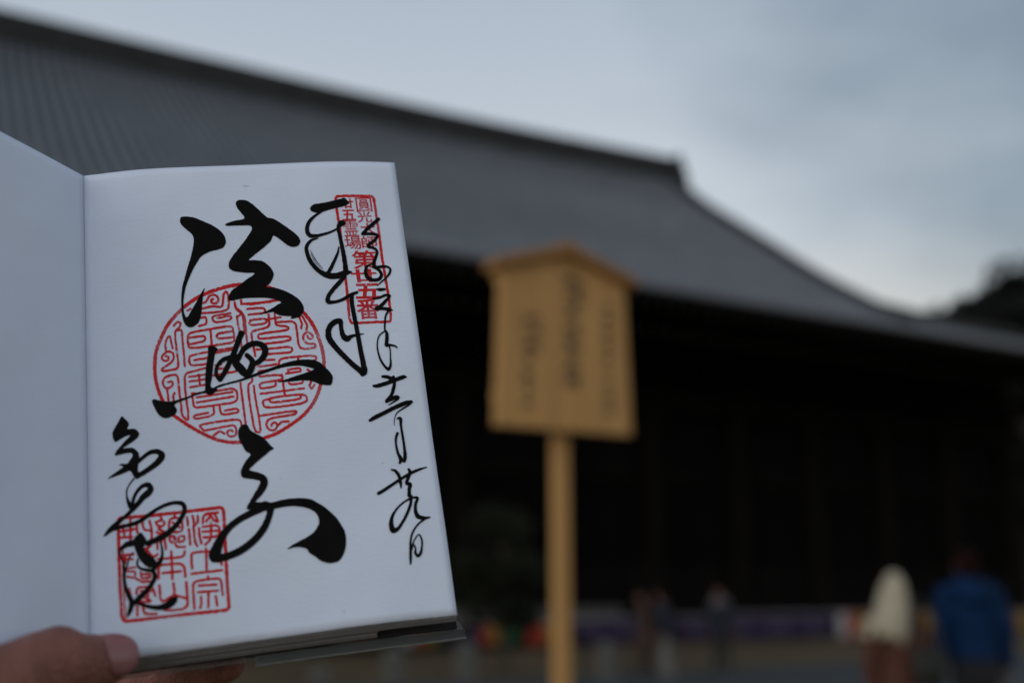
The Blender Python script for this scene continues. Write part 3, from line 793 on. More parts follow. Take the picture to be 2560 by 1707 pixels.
# the folded leaves behind the page, slightly slid so the lower edges show
EN = np.array([0.0006, -0.0034, -0.0150])
blk = MB(); NL = 13
def slab(b, a0, a1, e0, e1, dv0=0.0, dv1=0.0, n=14):
    v, f = [], []
    for i in range(n + 1):
        a = a0 + (a1 - a0) * i / n; u = a * PW
        for (vv, e) in ((dv0, e0), (-PH - dv1, e0), (-PH - dv1, e1), (dv0, e1)):
            p_ = np.array([u, vv, float(bend(min(max(u, 0), PW), 0.5 * -PH)) * 0 + 0.0039 * 4 * min(1, max(0, a)) * (1 - min(1, max(0, a)))]) + EN * e - B0
            v.append(p_)
    for i in range(n):
        for j in range(4):
            x, y = i * 4 + j, i * 4 + (j + 1) % 4; f.append((x, x + 4, y + 4, y))
    f += [(0, 1, 2, 3), (n * 4 + 3, n * 4 + 2, n * 4 + 1, n * 4)]
    b.add(v, f)
rl = random.Random(3)
for i in range(NL):
    e0 = 0.17 + i * 0.0525
    full = i < 5
    slab(blk, 0.0, (1.0 + rl.uniform(-0.004, 0.002)) if full else 0.765 + rl.uniform(-0.003, 0.003), e0, e0 + 0.049, -0.0003, rl.uniform(-0.00035, 0.0001))
ob = blk.build('page_block', EDGE, book); ob['kind'] = 'stuff'
COVER = mat('black_cloth_cover', (0.016, 0.013, 0.014), 0.8, 0.3, 300, 0.4, 900)
b = MB(); slab(b, 0.0, 1.006, 0.865, 0.945, 0.001, -0.0004); b.build('back_cover', COVER, book)
b = MB()
v, f = [], []
for i in range(15):
    a = i / 14
    for (w, dz) in ((0.0, -0.0038), (1.0, -0.0038), (1.0, -0.0055), (0.0, -0.0055)): v.append(left_fn(a, w, dz))
for i in range(14):
    for j in range(4):
        x, y = i * 4 + j, i * 4 + (j + 1) % 4; f.append((x, y, y + 4, x + 4))
f += [(0, 3, 2, 1), (56, 57, 58, 59)]
pyobj('front_cover', v, f, COVER, book)
VINYL = mat('clear_vinyl', (0.2, 0.21, 0.205), 0.25, alpha=0.3, spec=0.6)
VRIB = mat('ribbed_vinyl_weld', (0.075, 0.082, 0.08), 0.3, alpha=0.6, spec=0.5)
v = []
for e in (0.985, 1.01):
    for (u, vv) in ((0.0, 0.0), (PW * 0.99, 0.0), (PW * 0.99, -PH * 0.9), (PW * 1.0, -PH * 0.965), (PW * 1.030, -PH - 0.0006), (0.0, -PH - 0.0006)):
        v.append(np.array([u, vv, 0.0]) + EN * e - B0)
sl_o = pyobj('vinyl_sleeve', v, [(0, 5, 4, 3, 2, 1), (6, 7, 8, 9, 10, 11)] + [(i, (i + 1) % 6, 6 + (i + 1) % 6, 6 + i) for i in range(6)], VINYL, book)
b = MB(); slab(b, 0.42, 1.030, 0.984, 1.035, -PH + 0.0003, 0.0028); sb_ = b.build('weld_strip', VRIB, sl_o)
b = MB()
for i in range(110):
    a = 0.43 + i * 0.00545; slab(b, a, a + 0.0026, 0.965, 1.05, -PH + 0.0001, 0.0022, 1)
b2 = MB(); slab(b2, 0.42, 1.031, 0.99, 1.06, -PH - 0.0024, 0.0029); b2.build('weld_edge', mat('vinyl_edge', (0.34, 0.36, 0.355), 0.3, alpha=0.8, spec=0.6), sl_o)
rb_ = b.build('weld_ribs', VRIB, sl_o); rb_['kind'] = 'stuff'
v = [np.array(q) - B0 for q in [(PW * 1.001, -PH + 0.001, -0.001), (PW * 1.004, -PH + 0.0002, -0.001), (PW * 1.035, -PH - 0.0055, -0.0155), (PW * 1.03, -PH - 0.0035, -0.0155), (PW * 1.003, -PH + 0.001, -0.0012), (PW * 1.006, -PH + 0.0002, -0.0012), (PW * 1.037, -PH - 0.0055, -0.0157), (PW * 1.032, -PH - 0.0035, -0.0157)]]
pyobj('sleeve_corner', v, [(0, 1, 2, 3), (7, 6, 5, 4), (0, 4, 5, 1), (1, 5, 6, 2), (2, 6, 7, 3), (3, 7, 4, 0)], VINYL, sl_o)

# ------------------------------------------------------------------ ink on the page
INK = mat('sumi_ink', (0.005, 0.0045, 0.004), 0.6, 0.3, 200, spec=0.06, alpha=0.985)
SEAL = mat('vermilion_seal_paste', (0.60, 0.009, 0.014), 0.7, 0.2, 500, spec=0.2, col2=(0.68, 0.022, 0.026))
t_ = SEAL.node_tree; tc_ = t_.nodes.new('ShaderNodeTexCoord'); nz_ = t_.nodes.new('ShaderNodeTexNoise'); nz_.inputs['Scale'].default_value = 620; nz_.inputs['Detail'].default_value = 6
rp_ = t_.nodes.new('ShaderNodeValToRGB'); rp_.color_ramp.elements[0].position = 0.27; rp_.color_ramp.elements[0].color = (0.25,) * 3 + (1,); rp_.color_ramp.elements[1].position = 0.42; rp_.color_ramp.elements[1].color = (1, 1, 1, 1)
t_.links.new(tc_.outputs['Object'], nz_.inputs['Vector']); t_.links.new(nz_.outputs['Fac'], rp_.inputs['Fac']); nb_ = t_.nodes.new('ShaderNodeTexNoise'); nb_.inputs['Scale'].default_value = 75; nb_.inputs['Detail'].default_value = 2
rb2 = t_.nodes.new('ShaderNodeValToRGB'); rb2.color_ramp.elements[0].position = 0.36; rb2.color_ramp.elements[0].color = (0.68,) * 3 + (1,); rb2.color_ramp.elements[1].position = 0.52; rb2.color_ramp.elements[1].color = (1, 1, 1, 1)
ml_ = t_.nodes.new('ShaderNodeMath'); ml_.operation = 'MULTIPLY'; t_.links.new(tc_.outputs['Object'], nb_.inputs['Vector']); t_.links.new(nb_.outputs['Fac'], rb2.inputs['Fac']); t_.links.new(rp_.outputs['Color'], ml_.inputs[0]); t_.links.new(rb2.outputs['Color'], ml_.inputs[1])
t_.links.new(ml_.outputs['Value'], t_.nodes['Principled BSDF'].inputs['Alpha'])   # uneven stamping
REG = dict(A=(380, 440, 3.92), B=(360, 760, 3.92), C=(740, 460, 2.904), D=(880, 900, 2.904), F=(480, 1020, 3.734), S=(280, 1250, 4.9),
           V1=(820, 470, 8.711), V2=(820, 620, 7.839), V3=(740, 480, 3.268), G=(250, 1030, 4.752))
def px_of(reg, pts):
    x, y, k_ = REG[reg]; return np.array([(x + p[0] / k_, y + p[1] / k_) for p in pts])
def crom(P, step=2.5, closed=False):
    P = np.asarray(P, float); n = len(P); outp = []
    rng = range(n) if closed else range(n - 1)
    for i in rng:
        if closed: p0, p1, p2, p3 = P[i - 1], P[i], P[(i + 1) % n], P[(i + 2) % n]
        else: p0, p1, p2, p3 = P[max(i - 1, 0)], P[i], P[i + 1], P[min(i + 2, n - 1)]
        d01, d12, d23 = [max(np.linalg.norm((b_ - a_)[:2]), 1e-3) ** 0.5 for a_, b_ in ((p0, p1), (p1, p2), (p2, p3))]
        m1 = (p2 - p1) if (i == 0 and not closed) else d12 * ((p1 - p0) / d01 - (p2 - p0) / (d01 + d12) + (p2 - p1) / d12)
        m2 = (p2 - p1) if (i == n - 2 and not closed) else d12 * ((p2 - p1) / d12 - (p3 - p1) / (d12 + d23) + (p3 - p2) / d23)
        L_ = np.linalg.norm((p2 - p1)[:2]); s_ = max(2, int(L_ / step))
        for q in range(s_):
            t = q / s_; t2, t3 = t * t, t * t * t
            outp.append((2 * t3 - 3 * t2 + 1) * p1 + (t3 - 2 * t2 + t) * m1 + (-2 * t3 + 3 * t2) * p2 + (t3 - t2) * m2)
    if not closed: outp.append(P[-1])
    return np.array(outp)
class Ink:
    def __init__(s, base): s.v = []; s.f = []; s.base = base; s.i = 0; s.rr = random.Random(5)
    def put(s, px, faces, lift=None):
        u, v = on_page(px); s.i += 1
        z = bend(u, v) + s.base + (s.i % 11) * 8e-6 + (0 if lift is None else lift)
        b_ = len(s.v); s.v += [tuple(np.array(p_) - B0) for p_ in zip(u, v, z)]; s.f += [tuple(q + b_ for q in f_) for f_ in faces]
    def stroke(s, reg, pts, w=None, smooth=True, rough=0.05):
        x, y, k_ = REG[reg]
        P = np.array([(x + p[0] / k_, y + p[1] / k_, (p[2] if w is None else w) / k_) for p in pts])
        if smooth: P = crom(P, 2.2)
        else:
            for _ in range(2):
                Q = [P[0]]
                for a_, b_ in zip(P, P[1:]):
                    Q += [a_ * 0.8 + b_ * 0.2, a_ * 0.2 + b_ * 0.8]
                P = np.array(Q + [P[-1]])
            R_ = [P[0]]
            for a_, b_ in zip(P, P[1:]):
                n_ = max(1, int(np.linalg.norm((b_ - a_)[:2]) / 3.0))
                R_ += [a_ + (b_ - a_) * (q + 1) / n_ for q in range(n_)]
            P = np.array(R_)
        n = len(P); tx = np.gradient(P[:, :2], axis=0); tx /= (np.linalg.norm(tx, axis=1)[:, None] + 1e-9)
        nm = np.stack([-tx[:, 1], tx[:, 0]], 1)
        ph1, ph2 = s.rr.uniform(0, 6), s.rr.uniform(0, 6)
        wob1 = np.array([1 + rough * (math.sin(i * 1.3 + ph1) * 0.6 + s.rr.uniform(-1, 1)) for i in range(n)])
        wob2 = np.array([1 + rough * (math.sin(i * 1.1 + ph2) * 0.6 + s.rr.uniform(-1, 1)) for i in range(n)])
        h1, h2 = P[:, 2] / 2 * wob1, P[:, 2] / 2 * wob2
        rows = [P[:, :2] + nm * h1[:, None], P[:, :2], P[:, :2] - nm * h2[:, None]]
        # rounded ends
        A0, A1 = [], []
        for e_, c_, t_, nn, h_ in ((A0, P[0, :2], -tx[0], nm[0], P[0, 2] / 2), (A1, P[-1, :2], tx[-1], nm[-1], P[-1, 2] / 2)):
            for q in range(7):
                a_ = math.pi * q / 6; e_.append(c_ + nn * h_ * math.cos(a_) + t_ * h_ * 0.8 * math.sin(a_))
        px = np.concatenate(rows + [np.array(A0), np.array(A1)])
        f = []
        for i in range(n - 1): f += [(i, i + 1, n + i + 1, n + i), (n + i, n + i + 1, 2 * n + i + 1, 2 * n + i)]
        o0, o1 = 3 * n, 3 * n + 7
        f += [(n, o0 + q, o0 + q + 1) for q in range(6)] + [(2 * n - 1, o1 + q + 1, o1 + q) for q in range(6)]
        lift = np.concatenate([np.linspace(0, 5e-6, n)] * 3 + [np.zeros(7), np.full(7, 5e-6)])
        s.put(px, f, lift)
    def poly(s, reg, pts, rough=0.6):
        P = crom(px_of(reg, pts), 2.5, True)
        P = P + np.array([[s.rr.uniform(-rough, rough) * 0.6, s.rr.uniform(-rough, rough) * 0.6] for _ in P])
        bm = bmesh.new(); vs_ = [bm.verts.new((p_[0], p_[1], 0)) for p_ in P]
        tris = geometry.tessellate_polygon([[Vector((p_[0], p_[1], 0)) for p_ in P]])
        for t in tris:
            try: bm.faces.new([vs_[q] for q in t])
            except ValueError: pass
        for _ in range(3):
            es = [e_ for e_ in bm.edges if e_.calc_length() > 22]
            if not es: break
            bmesh.ops.subdivide_edges(bm, edges=es, cuts=1)
            bmesh.ops.triangulate(bm, faces=bm.faces[:])
        bm.verts.index_update()
        s.put(np.array([(q.co.x, q.co.y) for q in bm.verts]), [tuple(q.index for q in f_.verts) for f_ in bm.faces]); bm.free()
    def glyph(s, ch, cx, cy, w, h, skew=0.145, tilt=-0.03, bold=0.012):
        cu = bpy.data.curves.new('glyph', 'FONT'); cu.body = ch; cu.offset = bold; cu.resolution_u = 3
        o = bpy.data.objects.new('glyph', cu); C.objects.link(o)
        dg = bpy.context.evaluated_depsgraph_get(); me = bpy.data.meshes.new_from_object(o.evaluated_get(dg))
        co = np.array([q.co[:2] for q in me.vertices]); fs = [tuple(q.vertices) for q in me.polygons]
        bpy.data.objects.remove(o); bpy.data.curves.remove(cu); bpy.data.meshes.remove(me)
        lo, hi = co.min(0), co.max(0); co = (co - (lo + hi) / 2) / (hi - lo)
        gx, gy = co[:, 0] * w, -co[:, 1] * h
        s.put(np.stack([cx + gx + gy * skew, cy + gy + gx * tilt], 1), fs)
    def build(s, name, m, label):
        o = pyobj(name, s.v, s.f, m, page); o['label'] = label; return o

# --- round vermilion seal
k = Ink(5e-5)
k.stroke('B', [(105, 600), (115, 480), (160, 350), (230, 210), (330, 90), (450, -15), (583, -92), (798, -166), (978, -191), (1228, -160), (1458, -44), (1558, 76), (1640, 180), (1700, 300), (1740, 420), (1762, 540), (1760, 640), (1730, 790), (1680, 930), (1580, 1070), (1440, 1180), (1300, 1265), (1180, 1310), (1060, 1345), (900, 1355), (760, 1340), (620, 1290), (480, 1215), (370, 1145), (260, 1060), (190, 960), (140, 840), (112, 720), (104, 610)], 36, True, 0.14)
LINES_B = [
 [(290,215),(330,170),(360,190),(345,235),(305,260),(305,330),(320,450),(335,560),(335,630),(250,650),(170,660),(180,630),(260,580),(295,530),(285,480),(240,460),(190,490),(170,530),(195,560),(240,550),(240,515),(210,510)],
 [(215,460),(205,400),(225,330),(255,310),(265,370),(280,435)],
 [(320,260),(370,250),(375,350),(390,480),(400,610)],
 [(235,765),(275,755),(285,790),(250,825),(200,820),(180,770),(200,720),(260,695),(330,695),(340,800),(350,900),(365,1000),(370,1090),(430,1150),(435,1060),(420,980),(410,900),(400,800),(400,680),(500,655),(610,625)],
 [(225,830),(235,900),(240,950)], [(300,870),(285,900),(290,940)],
 [(430,380),(425,285),(650,245),(865,210),(880,290),(890,375),(720,400),(440,440),(430,370)],
 [(445,330),(590,310),(602,345),(580,368),(445,395)], [(870,265),(720,290),(710,320),(730,340),(870,325)], [(650,245),(665,410)],
 [(880,425),(450,500),(440,550),(455,605),(600,590),(650,580)], [(490,550),(640,525)], [(700,480),(860,450)], [(700,600),(760,590)],
 [(440,715),(600,690)], [(445,760),(610,735)], [(450,815),(600,790)], [(535,690),(550,800)], [(680,700),(900,660)], [(700,640),(840,620)],
 [(470,870),(480,950),(490,1020),(700,990),(920,960),(905,820),(720,850),(470,880)], [(515,915),(870,860)], [(515,965),(880,905)],
 [(680,1000),(690,1090),(490,1130),(490,1090),(630,1065)], [(740,1000),(755,1090),(930,1060),(920,1020),(790,1045)],
 [(590,1240),(530,1185),(740,1150),(940,1125),(960,1200)], [(590,1240),(740,1210),(900,1180),(905,1290),(830,1300),(810,1250),(850,1230),(870,1250)], [(680,1290),(740,1240),(790,1270)],
 [(910,120),(920,200),(945,300),(955,420)], [(890,0),(905,60),(960,90),(985,120),(1000,280),(1010,380)], [(910,125),(960,95)],
 [(945,770),(960,900),(980,1050),(1000,1200)], [(1060,730),(1060,760),(1020,790),(1025,900),(1050,1050),(1075,1200),(1095,1250),(1145,1260),(1125,1100),(1095,950),(1075,800)],
 [(948,-39),(958,11),(1318,-39)], [(950,0),(1240,-20)], [(1010,50),(1170,35),(1190,75)], [(1020,105),(1200,85)],
 [(1220,100),(1230,200),(1210,230),(1060,265),(1050,300),(1070,400),(1090,510)], [(1280,90),(1290,190),(1300,210),(1410,220),(1420,255),(1130,290),(1115,320),(1130,345),(1430,310),(1440,360),(1100,400)],
 [(1040,160),(1030,190),(1050,210),(1200,190),(1200,140),(1040,160)], [(1210,150),(1340,130)], [(1290,180),(1480,165),(1500,280),(1520,445),(1680,430),(1680,390),(1600,390),(1560,350),(1560,300),(1600,270),(1650,300),(1650,340),(1610,340),(1600,310)],
 [(1590,260),(1600,200),(1550,120)], [(1520,130),(1550,190),(1540,240)],
 [(1100,445),(1220,440),(1440,415),(1455,455),(1430,475),(1220,490)], [(1320,600),(1330,530),(1680,500),(1690,550),(1600,560)], [(1510,520),(1510,580)], [(1190,550),(1280,545)], [(1100,600),(1130,615),(1300,590)],
 [(1430,640),(1530,625),(1540,660),(1390,680)], [(1410,640),(1415,680)], [(1120,660),(1240,640)], [(1130,710),(1350,690),(1360,740),(1260,755),(1140,775),(1130,800),(1145,830),(1290,805),(1290,770)],
 [(1420,770),(1430,790),(1550,775),(1560,750)], [(1350,690),(1365,790),(1380,890)], [(1140,880),(1570,825)], [(1640,750),(1620,800),(1640,835),(1670,790)], [(1600,640),(1640,670)],
 [(1530,895),(1540,930),(1235,970),(1230,930),(1160,945),(1180,1025),(1600,970),(1590,880),(1360,900),(1230,925)],
 [(1130,1095),(1500,1040),(1490,1080),(1220,1120),(1195,1180),(1220,1230),(1280,1240),(1310,1190),(1290,1155),(1250,1170),(1250,1195)], [(1310,1190),(1350,1150),(1420,1150)],
]
for l in LINES_B: k.stroke('B', l, 23, False, 0.16)
LINES_A = [
 [(700,1160),(720,1130),(745,1150),(755,1310),(640,1335),(490,1345)], [(485,1250),(530,1235),(560,1175),(610,1160),(655,1200),(640,1245),(590,1250),(575,1215),(600,1205)],
 [(490,1300),(600,1275),(690,1290),(700,1160)], [(640,1395),(775,1365),(775,1410),(610,1440),(580,1375),(770,1345)], [(480,1390),(530,1380),(535,1450),(460,1470)],
 [(805,1220),(815,1290),(890,1340),(905,1540)], [(345,1320),(380,1300)], [(960,1260),(1240,1215)],
]
for l in LINES_A: k.stroke('A', l, 23, False, 0.16)
k.build('round_seal', SEAL, 'round red seal of maze-like script, mid page')
# --- square vermilion seal
k = Ink(5e-5)
k.stroke('S', [(78,300),(78,235),(110,215),(400,195),(700,163),(1000,128),(1300,90),(1350,92),(1368,140),(1380,400),(1395,700),(1410,1000),(1430,1250),(1432,1320),(1390,1348),(1000,1385),(600,1430),(300,1468),(160,1482),(122,1450),(110,1300),(95,1000),(85,700),(80,450),(78,290)], 44, False, 0.14)
k.stroke('S', [(130,620),(135,900),(150,1200),(165,1440)], 22, False, 0.3)
LINES_S = [
 [(920,210),(930,310)], [(940,350),(950,450),(958,545)], [(985,190),(1005,260),(1000,330),(1005,430),(1020,520),(1045,560)], [(1050,190),(1055,270),(1010,310)], [(1065,340),(1070,430),(1095,530)],
 [(1110,280),(1120,190),(1170,160),(1300,150)], [(1150,260),(1215,185),(1160,160)], [(1215,190),(1240,240),(1290,265)], [(1260,170),(1300,255)], [(1110,325),(1315,300),(1320,440),(1120,455)], [(1110,385),(1310,370)], [(1210,265),(1215,400),(1205,480),(1140,545)],
 [(980,835),(970,660),(1000,640),(1150,625),(1330,640),(1342,790)], [(1150,590),(1160,860)], [(970,900),(1350,855)],
 [(1010,1330),(1000,1200),(990,1020),(1030,990),(1180,965),(1330,955),(1345,1050),(1355,1160)], [(1175,930),(1180,970)], [(1060,1045),(1280,1030)], [(1050,1125),(1300,1105)], [(1180,1115),(1180,1310)], [(1090,1180),(1097,1250),(1080,1320)], [(1270,1170),(1290,1290)],
 [(600,205),(610,235)], [(540,275),(590,240),(650,270),(620,320),(560,315),(535,265)], [(605,320),(560,355),(650,385),(590,415),(545,390)], [(560,440),(555,600)], [(610,430),(600,520)], [(640,450),(662,600)],
 [(700,390),(700,240),(770,210),(855,230),(865,390),(700,390)], [(740,270),(830,335)], [(830,265),(740,340)], [(765,180),(770,210)], [(740,520),(705,500),(705,455),(750,435),(765,475),(740,515)], [(770,440),(780,572),(895,570)], [(815,510),(815,440),(885,435),(890,490),(830,515)],
 [(725,625),(735,800),(740,965)], [(560,720),(880,695),(890,620)], [(570,960),(570,815),(600,790),(880,768),(900,940)], [(620,892),(845,868)],
 [(580,1040),(595,1250),(700,1200),(770,1150),(752,1015)], [(910,1000),(922,1180),(930,1280),(880,1330),(740,1348),(640,1345)], [(770,1160),(920,1202)],
 [(130,300),(150,425)], [(225,230),(225,480)], [(110,385),(280,350)], [(110,455),(250,450)], [(300,280),(310,400)], [(372,260),(385,360),(470,372)], [(460,250),(490,380),(480,560),(400,600)], [(420,600),(500,700),(560,660)],
 [(150,672),(265,660)], [(150,725),(255,720)], [(160,770),(160,685)], [(180,835),(285,820)], [(185,935),(280,950),(290,870),(180,870)], [(290,955),(370,1002),(465,990)], [(350,880),(360,960),(470,945),(470,900),(360,905)],
 [(210,1080),(232,1180)], [(300,1150),(300,1090),(340,1062),(500,1060),(530,1170)], [(380,1180),(500,1240),(330,1242)], [(310,1290),(310,1410)], [(380,1290),(390,1370),(420,1392),(550,1390)], [(440,1060),(440,1180)], [(350,1110),(480,1110)],
]
for l in LINES_S: k.stroke('S', l, 33, False, 0.14)
k.build('square_seal', SEAL, 'square red seal in old script, lower left of page')
# --- tall vermilion seal
k = Ink(5e-5)
fr_ = [(820 + x / 8.711, 470 + y / 8.711) for x, y in [(172, 300), (165, 215), (205, 178), (600, 175), (950, 182), (992, 215), (1020, 380), (1050, 600), (1090, 850), (1130, 1150), (1180, 1560)]]
fr_ += [(820 + x / 7.839, 620 + y / 7.839) for x, y in [(1070, 250), (1110, 500), (1160, 800), (1200, 1050), (1230, 1330), (1232, 1420), (1190, 1445), (900, 1452), (560, 1472), (460, 1470), (428, 1420), (405, 1250), (388, 1050), (362, 750), (345, 620)]]
fr_ += [(820 + x / 8.711, 470 + y / 8.711) for x, y in [(290, 1150), (265, 900), (230, 720), (200, 550), (180, 400), (170, 290)]]
REG['P'] = (0, 0, 1.0)
k.stroke('P', fr_, 6.8, False, 0.16)
for ch, x, y, w, h in [('圓', 909.5, 512, 40, 36), ('光', 911, 542.5, 37, 29), ('大', 919.5, 572, 38, 29), ('師', 923.5, 605.5, 39, 30), ('廿', 869.5, 509, 28, 24), ('五', 871.7, 538, 34, 27), ('霊', 877, 571.5, 37, 39), ('場', 882, 607.5, 42, 33)]:
    k.glyph(ch, x, y, w, h, bold={'圓': 0.009, '霊': 0.004, '師': 0.010, '場': 0.010}.get(ch, 0.024))
for ch, x, y, w, h in [('第', 911, 649, 62, 46), ('廿', 910, 689.5, 64, 33), ('五', 919.5, 727.5, 64, 38), ('番', 920, 772, 58, 52)]:
    k.glyph(ch, x, y, w, h, bold={'第': 0.016, '番': 0.022}.get(ch, 0.034))
k.build('tall_seal', SEAL, 'tall narrow red seal, upper right of page')

# --- brush calligraphy: large central column
k = Ink(1.7e-4)
k.poly('A', [(283,405),(340,400),(420,412),(500,445),(580,480),(640,515),(690,560),(718,610),(722,660),(700,700),(650,722),(570,742),(485,788),(440,850),(400,920),(365,1000),(335,1080),(315,1170),(308,1260),(315,1340),(340,1385),(390,1310),(440,1225),(480,1150),(515,1100),(500,1180),(490,1280),(480,1370),(460,1430),(420,1470),(375,1485),(335,1470),(310,1430),(295,1370),(287,1280),(287,1180),(297,1090),(320,1000),(345,910),(375,810),(400,710),(408,620),(395,580),(360,545),(310,505),(278,465),(275,425)])
k.poly('A', [(820,270),(835,245),(875,236),(920,240),(970,268),(1030,318),(1085,370),(1130,408),(1180,418),(1250,455),(1330,510),(1400,562),(1440,605),(1452,650),(1430,685),(1375,697),(1320,675),(1255,625),(1188,588),(1165,635),(1110,690),(1040,745),(985,790),(950,824),(1010,826),(1075,834),(1130,868),(1175,918),(1192,965),(1175,1020),(1150,1058),(1118,1087),(1190,1095),(1270,1115),(1350,1150),(1425,1198),(1470,1250),(1488,1300),(1478,1345),(1450,1380),(1410,1392),(1355,1398),(1370,1380),(1300,1372),(1230,1360),(1190,1335),(1120,1345),(1050,1360),(1110,1330),(1180,1295),(1230,1260),(1265,1240),(1200,1210),(1120,1195),(1010,1195),(900,1200),(830,1212),(760,1222),(748,1190),(765,1150),(790,1115),(850,1075),(920,1020),(1005,955),(930,950),(850,942),(780,925),(752,890),(755,850),(780,800),(830,735),(890,660),(940,590),(980,515),(960,490),(880,487),(800,488),(730,490),(715,478),(740,462),(810,440),(905,415),(870,360),(838,320)])
k.poly('B', [(630,425),(665,408),(725,445),(700,480),(685,560),(675,640),(668,720),(655,810),(720,835),(690,870),(640,892),(605,870),(598,800),(600,720),(605,640),(618,540),(628,470)])
k.poly('B', [(78,945),(100,932),(150,945),(240,955),(330,938),(430,905),(520,870),(610,845),(660,830),(720,800),(800,775),(900,750),(1000,715),(1100,675),(1200,640),(1300,605),(1400,572),(1500,550),(1590,543),(1660,548),(1720,570),(1775,620),(1820,665),(1848,710),(1845,760),(1830,793),(1780,795),(1720,785),(1650,758),(1560,748),(1450,758),(1310,765),(1400,735),(1500,700),(1600,668),(1665,638),(1610,620),(1530,605),(1440,610),(1350,625),(1230,662),(1120,700),(1020,735),(920,765),(820,790),(720,822),(640,860),(560,880),(480,905),(400,940),(340,962),(300,990),(322,1035),(310,1075),(265,1105),(220,1120),(165,1105),(130,1065),(100,1010)])
k.stroke('B', [(955,285,62),(930,345,58),(900,430,54),(870,510,56),(830,590,50),(790,670,50),(745,745,45)])
k.stroke('B', [(745,745,45),(708,690,38),(718,610,38),(775,548,44),(850,525,52),(930,520,60)])
k.stroke('B', [(930,520,46),(985,435,54),(1060,392,54),(1140,395,58),(1185,440,64),(1175,510,60),(1120,568,52),(1075,585,44)])
k.stroke('B', [(1005,500,46),(1060,560,54),(1055,620,66),(1010,690,64),(950,640,84),(900,570,74),(930,515,60)])
k.poly('F', [(485,150),(515,158),(545,205),(590,235),(650,265),(700,310),(735,350),(762,375),(735,395),(680,440),(620,490),(565,540),(535,575),(600,595),(660,615),(695,645),(708,690),(690,750),(650,810),(595,875),(650,875),(690,868),(735,880),(800,865),(880,848),(960,840),(1050,840),(1110,850),(1170,880),(1240,925),(1300,975),(1350,1025),(1390,1085),(1425,1150),(1438,1240),(1432,1310),(1405,1380),(1370,1425),(1310,1445),(1250,1442),(1190,1418),(1150,1385),(1095,1350),(1070,1315),(1020,1298),(960,1298),(900,1315),(890,1312),(930,1280),(990,1245),(1060,1210),(1120,1170),(1165,1115),(1185,1065),(1175,1010),(1140,965),(1080,935),(1000,918),(920,915),(840,925),(768,940),(700,958),(640,958),(575,945),(515,945),(510,925),(540,870),(580,800),(620,730),(635,685),(580,665),(520,658),(475,650),(455,610),(465,560),(500,495),(545,432),(505,405),(470,350),(440,290),(428,230),(445,180)])
k.stroke('F', [(690,918,66),(560,975,65),(440,1040,60),(340,1120,62),(268,1220,76),(228,1320,100),(212,1385,112),(270,1395,76),(350,1375,70),(440,1335,70),(530,1275,68),(610,1200,66),(675,1110,64),(715,1020,60),(735,940,64)])
k.build('calligraphy', INK, 'large bold black brush characters down the page centre')
# --- second column (top right) and date column
k = Ink(1.7e-4)
k.poly('V3', [(115,130),(140,105),(210,92),(290,75),(360,58),(400,50),(410,62),(435,90),(400,115),(340,130),(260,150),(200,170),(150,168),(122,155)])
for st in [
 [(205,165,14),(150,200,22),(105,250,30),(90,310,34),(110,355,36),(160,360,28),(230,345,22),(290,325,18),(340,300,16)],
 [(395,258,30),(372,256,52),(345,290,30),(355,350,28),(372,430,32),(390,520,36),(402,600,38),(408,655,44)],
 [(180,378,8),(120,400,24),(86,450,30),(97,522,34),(137,595,36),(195,652,38),(268,684,50),(340,685,50),(410,660,44),(450,655,16)],
 [(350,450,10),(340,500,20),(310,570,26),(275,640,30),(255,665,24)],
 [(400,690,30),(350,745,36),(300,800,34),(262,860,34),(262,895,40),(310,900,26),(380,880,26),(440,845,30),(500,820,22)],
 [(455,840,34),(455,900,36),(470,990,36),(490,1090,36),(510,1200,38),(530,1310,40),(550,1410,44),(555,1470,54),(540,1490,40)],
 [(545,1475,50),(480,1425,44),(400,1350,44),(320,1265,46),(268,1190,50),(268,1120,46),(305,1070,46),(360,1055,40),(368,1110,34),(385,1175,44),(415,1200,50),(450,1180,30),(500,1168,16),(552,1158,6)]]: k.stroke('V3', st)
for st in [[(118,470,3),(132,530,4),(165,590,3),(205,628,2)], [(126,486,2),(150,548,3),(186,600,3),(226,640,2)], [(134,505,2),(160,556,3),(196,600,2)], [(150,535,2),(182,585,3),(218,622,2)]]: k.stroke('V3', st, None, True, 0.3)
k.build('calligraphy', INK, 'cursive black brush writing crossing the tall red seal')
k = Ink(1.7e-4)
for st in [
 [(600,255,26),(560,290,28),(520,325,28),(485,362,24)], [(480,366,20),(540,363,22),(590,375,22),(570,410,24),(530,440,24),(522,455,22),(560,465,20),(588,490,20),(580,530,22),(565,570,24),(565,605,26)],
 [(550,582,10),(515,600,20),(505,640,26),(520,680,28),(560,698,26),(605,690,26),(620,660,24),(600,625,22),(568,605,24)], [(580,607,24),(650,600,18),(682,615,16),(680,645,18),(650,685,14),(610,720,10),(588,740,6)],
 [(585,765,12),(610,768,24),(645,765,16)], [(560,832,14),(600,828,16),(650,808,20),(680,812,18),(650,850,24),(610,890,28),(582,905,28)], [(580,905,28),(630,905,24),(680,912,24),(700,918,8)],
 [(672,918,18),(650,960,14),(645,1010,14),(645,1060,14),(655,1075,20),(660,1110,26),(655,1170,26)], [(655,1172,24),(690,1170,16),(725,1180,12),(733,1192,8)],
 [(640,1070,10),(605,1100,10),(590,1150,10),(595,1220,12),(620,1290,16),(655,1335,20),(670,1345,24),(685,1320,18),(685,1260,10),(680,1190,10),(665,1160,14)]]: k.stroke('C', st)
